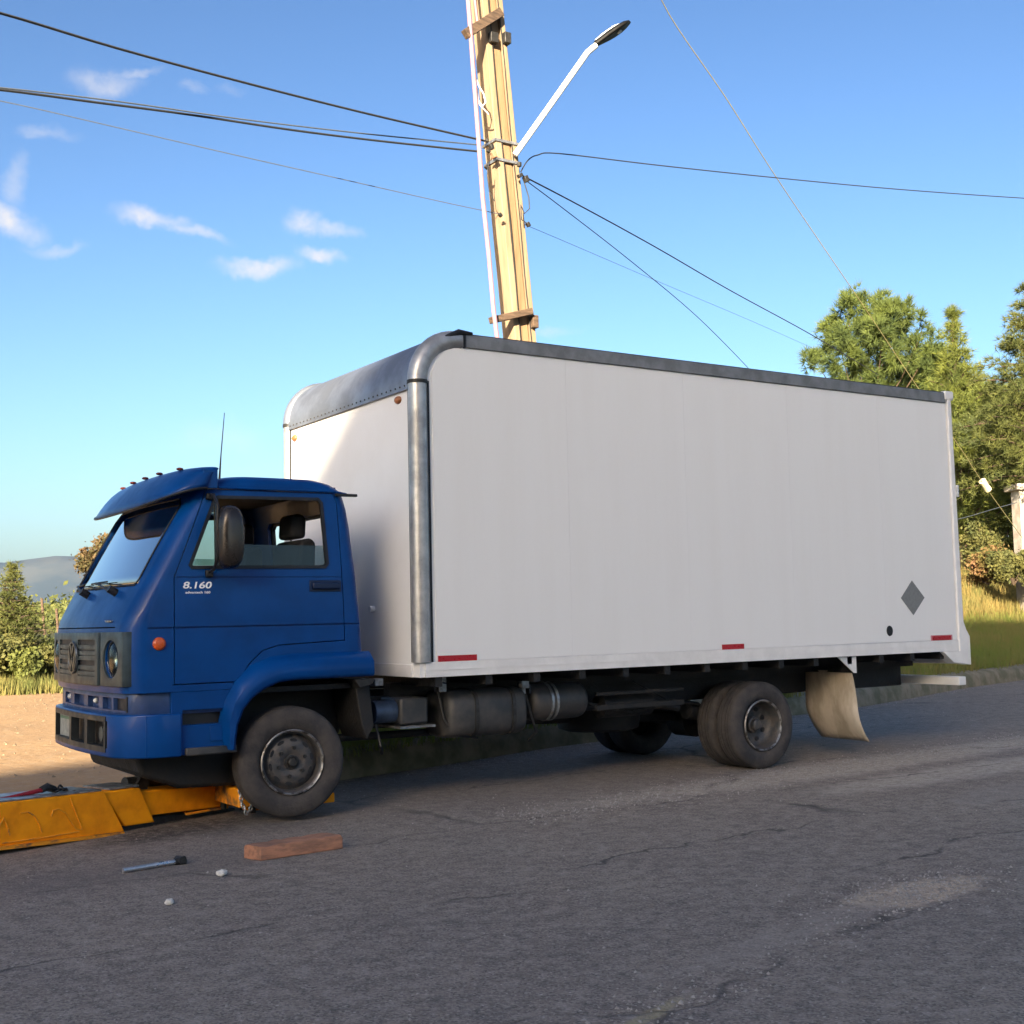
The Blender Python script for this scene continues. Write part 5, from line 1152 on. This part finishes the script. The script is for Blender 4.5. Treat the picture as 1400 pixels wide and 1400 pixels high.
def lobed(base, H, lobes, m, label, size=.26, nb=16, w=.010, n=2200, group=None, name='pine_tree', leaf=False, trunk=True, cat='tree', spread=.6):
    """tree or shrub: foliage gathered in many uneven clumps (dx, dy, z, r) with gaps between"""
    t_ = thing(name, label, cat, base, group); rs = random.Random(int(base.x * 31 + H * 7 + len(lobes)))
    bm = NB()
    if trunk: tube(bm, [base + Vector((0, 0, -.3)), base + Vector((.06, 0, H * .3)), base + Vector((0, .05, H * .62))], [H * .024, H * .018, H * .008], 9)
    C = []; U = []; tot = sum(l[3] ** 2 for l in lobes)
    for (dx_, dy_, z, r_) in lobes:
        c = base + Vector((dx_, dy_, z)); st = base + Vector((0, 0, min(z * .75, H * .5)))
        tube(bm, [st, st.lerp(c, .6) + Vector((0, 0, -.1 * r_)), c + Vector((0, 0, r_ * .6))], [.02 + .012 * H * .3, .02, .008], 5)
        sub = [(c + Vector((rs.gauss(0, 1), rs.gauss(0, 1), rs.gauss(0, .8))).normalized() * r_ * rs.uniform(.45, .95)) for _ in range(9)]
        for s_ in sub:
            sr = r_ * rs.uniform(.28, .48)
            for _ in range(int(n * r_ * r_ / tot / 9)):
                d = Vector((rs.gauss(0, 1), rs.gauss(0, 1), rs.gauss(0, 1))).normalized(); q = s_ + d * sr * rs.uniform(.35, 1.05) * (1 + .25 * noise.noise(d * 3 + s_)); C.append(q[:]); U.append(((d * .6 + (q - c).normalized() * .5 + Vector((0, 0, .35))).normalized())[:])
    obj('trunk' if trunk else 'stems', bm, bark, t_)
    if leaf: V, F = leaves(np.array(C), size, nb)
    else: V, F = tufts(np.array(C), np.array(U), size, nb, w, spread)
    crown_obj(t_, V, F, m, 'crown' if trunk else 'leaves'); return t_
def gz(x, y):
    yk = kerb_y(x) if x > 1 else 1e9; d = y - yk - .3
    return bank_h(d) if d > 0 else -.03
def base_at(u, dist): q = atd(u, 800, dist); return Vector((q.x, q.y, gz(q.x, q.y) - .1))
def place(u, v, dist, r, base): q = atd(u, v, dist); return (q.x - base.x, q.y - base.y, q.z - base.z, r)
GT = 'conifers on the bank behind the truck'
# big round-topped pine: clumps laid out to the outline seen over the roof
D = 46; b0 = base_at(1195, D); mpp = D / FPX
pts = [(1190, 418, 32), (1158, 432, 26), (1222, 430, 28), (1140, 455, 26), (1172, 462, 34), (1210, 466, 36), (1245, 448, 26), (1262, 470, 26), (1128, 482, 20), (1108, 492, 16), (1150, 495, 28), (1190, 500, 32), (1232, 498, 30), (1268, 500, 24), (1240, 540, 40), (1180, 545, 45), (1280, 545, 32), (1205, 600, 55), (1270, 610, 45)]
lb_ = [place(u, v, D + random.uniform(-1.3, 1.3), r_ * mpp, b0) for u, v, r_ in pts]
lobed(b0, atd(1195, 395, D).z - b0.z, lb_, f_pine, 'largest round-topped pine rising above the rear half of the cargo box roof', n=4600, nb=18, size=.33, w=.014, group=GT)
D = 45; b1 = base_at(1322, D); H = atd(1320, 418, D).z - b1.z
conifer(b1, H, 2.35, f_pine2, 'pointed yellow-green conifer standing between the round pine and the right edge', z0=.10, n_wh=32, per=8, size=.30, nb=14, w=.013, shape=1.5, rag=.35, group=GT, dens=1.5, up=.55)
D = 49; b1 = base_at(1292, D); H = atd(1292, 470, D).z - b1.z
conifer(b1, H, 2.6, f_pine, 'shorter green conifer filling the gap right behind the truck rear corner', n_wh=28, per=8, size=.30, nb=14, w=.013, shape=.8, rag=.4, group=GT, dens=1.5, up=.5)
D = 40; b1 = base_at(1425, D); H = atd(1418, 385, D).z - b1.z
conifer(b1, H, 2.0, f_dark, 'dark conifer with long layered boughs cut off by the right edge', z0=.42, n_wh=16, per=8, size=.22, nb=14, w=.011, shape=1.2, rag=.35, group=GT, dens=2.6, up=.12, droop=.3)
D = 48; b1 = base_at(1372, D); H = atd(1372, 530, D).z - b1.z
conifer(b1, H, 2.9, f_pine2, 'broad olive conifer behind the gate post at right', n_wh=22, per=9, size=.30, nb=14, w=.013, shape=.7, rag=.4, group=GT, dens=1.6, up=.4)
D = 53; b1 = base_at(1345, D)
lobed(b1, 5, [place(u, v, D + random.uniform(-1, 1), r_ * D / FPX, b1) for u, v, r_ in ((1320, 600, 42), (1350, 640, 40), (1385, 600, 40), (1330, 690, 40), (1375, 690, 42), (1410, 650, 40), (1400, 560, 30))], f_pine, 'leafy bright tree mass low behind the guy wire insulator', n=3400, nb=16, size=.34, w=.015, group=GT)
GS = 'shrubs on the bank at right'
for (u, v, D, rr, m_, lab) in ((1338, 735, 42, 30, f_bush, 'olive shrub close behind the truck rear edge'), (1352, 772, 39, 22, f_red, 'reddish brown shrub beside the truck rear edge'), (1385, 762, 38, 24, f_bush, 'yellowish shrub below the gate post'), (1372, 725, 43, 26, f_green, 'green shrub half hidden behind the yellowish one')):
    b1 = base_at(u, D); pp = [place(u + random.uniform(-rr, rr), v + random.uniform(-rr * .5, rr * .9), D + random.uniform(-.6, .6), rr * .5 * D / FPX, b1) for _ in range(9)]
    lobed(b1, max(.6, atd(u, v - rr, D).z - b1.z), pp, m_, lab, n=1100, nb=5, size=.055, leaf=True, trunk=False, group=GS, name='shrub', cat='shrub')
# left side beyond the sandy ground
D = 34; b1 = Vector((*atd(16, 900, D)[:2], 0.0)); H = atd(10, 772, D).z
conifer(b1, H, 1.05, f_dark, 'dark conifer at the left edge beyond the sandy ground', z0=.05, n_wh=24, per=9, size=.13, nb=13, w=.010, shape=1.35, rag=.3, name='conifer_tree', dens=1.6, up=.15)
GL = 'bushes beyond the sandy ground at left'
for (u, v, D, rr, m_, lab) in ((8, 886, 32, 24, f_bush, 'olive bush at the foot of the dark conifer'), (46, 898, 35, 16, f_green, 'bright green bush left of the cab nose'), (66, 902, 33, 12, f_bush, 'yellowish low bush touching the outline of the grille'), (80, 892, 38, 14, f_dark, 'dark bush partly hidden behind the cab nose'), (28, 905, 31.5, 14, f_green, 'low leafy weeds along the edge of the sand, left'), (-30, 875, 33, 34, f_bush, 'large bush cut off by the left edge')):
    b1 = Vector((*atd(u, 900, D)[:2], 0)); pp = [place(u + random.uniform(-rr, rr), v + random.uniform(-rr * .35, rr * .9), D + random.uniform(-.9, .9), rr * .52 * D / FPX, b1) for _ in range(9)]
    lobed(b1, max(.5, atd(u, v - rr, D).z), pp, m_, lab, n=1300, nb=5, size=.06, leaf=True, trunk=False, group=GL, name='bush', cat='bush')
D = 44; b1 = Vector((*atd(150, 900, D)[:2], 0.3))
lobed(b1, atd(140, 740, D).z, [place(u, v, D + random.uniform(-.8, .8), r_ * D / FPX, b1) for u, v, r_ in ((140, 755, 14), (125, 765, 13), (150, 745, 12), (135, 785, 16), (118, 775, 10), (160, 770, 18), (150, 800, 20), (175, 790, 20))], f_org, 'small autumn tree with orange leaves showing behind the windscreen', n=1500, nb=4, size=.075, leaf=True, name='autumn_tree')
P_ = []
for _ in range(2600):
    u = random.uniform(-200, 200); D = random.uniform(29.5, 38); q = atd(u, 900, D); P_.append((q.x, q.y, -.05))
v_, f_ = blades(P_, .42, .014, 6, jitter=.15); tag(pymesh('weeds', v_, f_, mat('dry_weeds', (.20, .17, .05), .9, col2=(.10, .12, .03), vs=.9, translucent=.25)), 'ragged weeds along the far edge of the sandy ground', 'weeds', kind='stuff')
# scrub belt in the valley
V_ = []; F_ = []
C = []
for _ in range(900):
    u = random.uniform(-350, 420); D = random.uniform(120, 600) ; q = atd(u, 860, D); g_ = ground_h(q.x, q.y); s = random.uniform(.8, 2.6)
    for _k in range(26): d = Vector((random.gauss(0, 1), random.gauss(0, 1), random.gauss(0, 1))).normalized(); C.append((q.x + d.x * s, q.y + d.y * s, g_ + s * .7 + d.z * s * .8))
V, F = leaves(np.array(C), .30, 3); tag(pymesh('scrub', V, F, f_dark), 'distant dark scrub covering the valley floor', 'scrub', kind='stuff')
# two far poles and the distant town
for (u0, v0, u1, v1, D, lab) in ((57, 818, 61, 856, 60, 'taller pale leaning post left of the cab nose'), (77, 832, 80, 860, 62, 'shorter pale post next to the cab nose')):
    a, b = atd(u0, v0, D), atd(u1, v1 + 12, D); tag(obj('wooden_post', tube(NB(), [b, a], .06, 7), wood), lab, 'post', 'pale posts beyond the bushes')
hw = mat('far_house_wall', (.55, .50, .44), .9, var=.3, vs=.05); hr = mat('far_house_roof', (.30, .15, .10), .9)
rs = random.Random(4)
for k in range(14):
    D = rs.uniform(900, 1480); u = rs.uniform(8, 76); q = atd(u, 840, D); g_ = ground_h(q.x, q.y)
    w_, d_, h_ = rs.uniform(6, 13), rs.uniform(6, 10), rs.uniform(3.2, 6.5); hs_ = thing('house', 'tiny pale house in the distant valley town', 'house', (q.x, q.y, g_), 'houses of the distant town')
    obj('wall', box(NB(), q.x - w_ / 2, q.x + w_ / 2, q.y - d_ / 2, q.y + d_ / 2, g_ - 1, g_ + h_), hw, hs_, smooth=0)
    b = NB(); ring_loft(b, [[(x, q.y - d_ / 2 - .4, g_ + h_), (x, q.y, g_ + h_ + 1.6), (x, q.y + d_ / 2 + .4, g_ + h_)] for x in (q.x - w_ / 2 - .3, q.x + w_ / 2 + .3)]); obj('roof', b, hr, hs_, smooth=0)
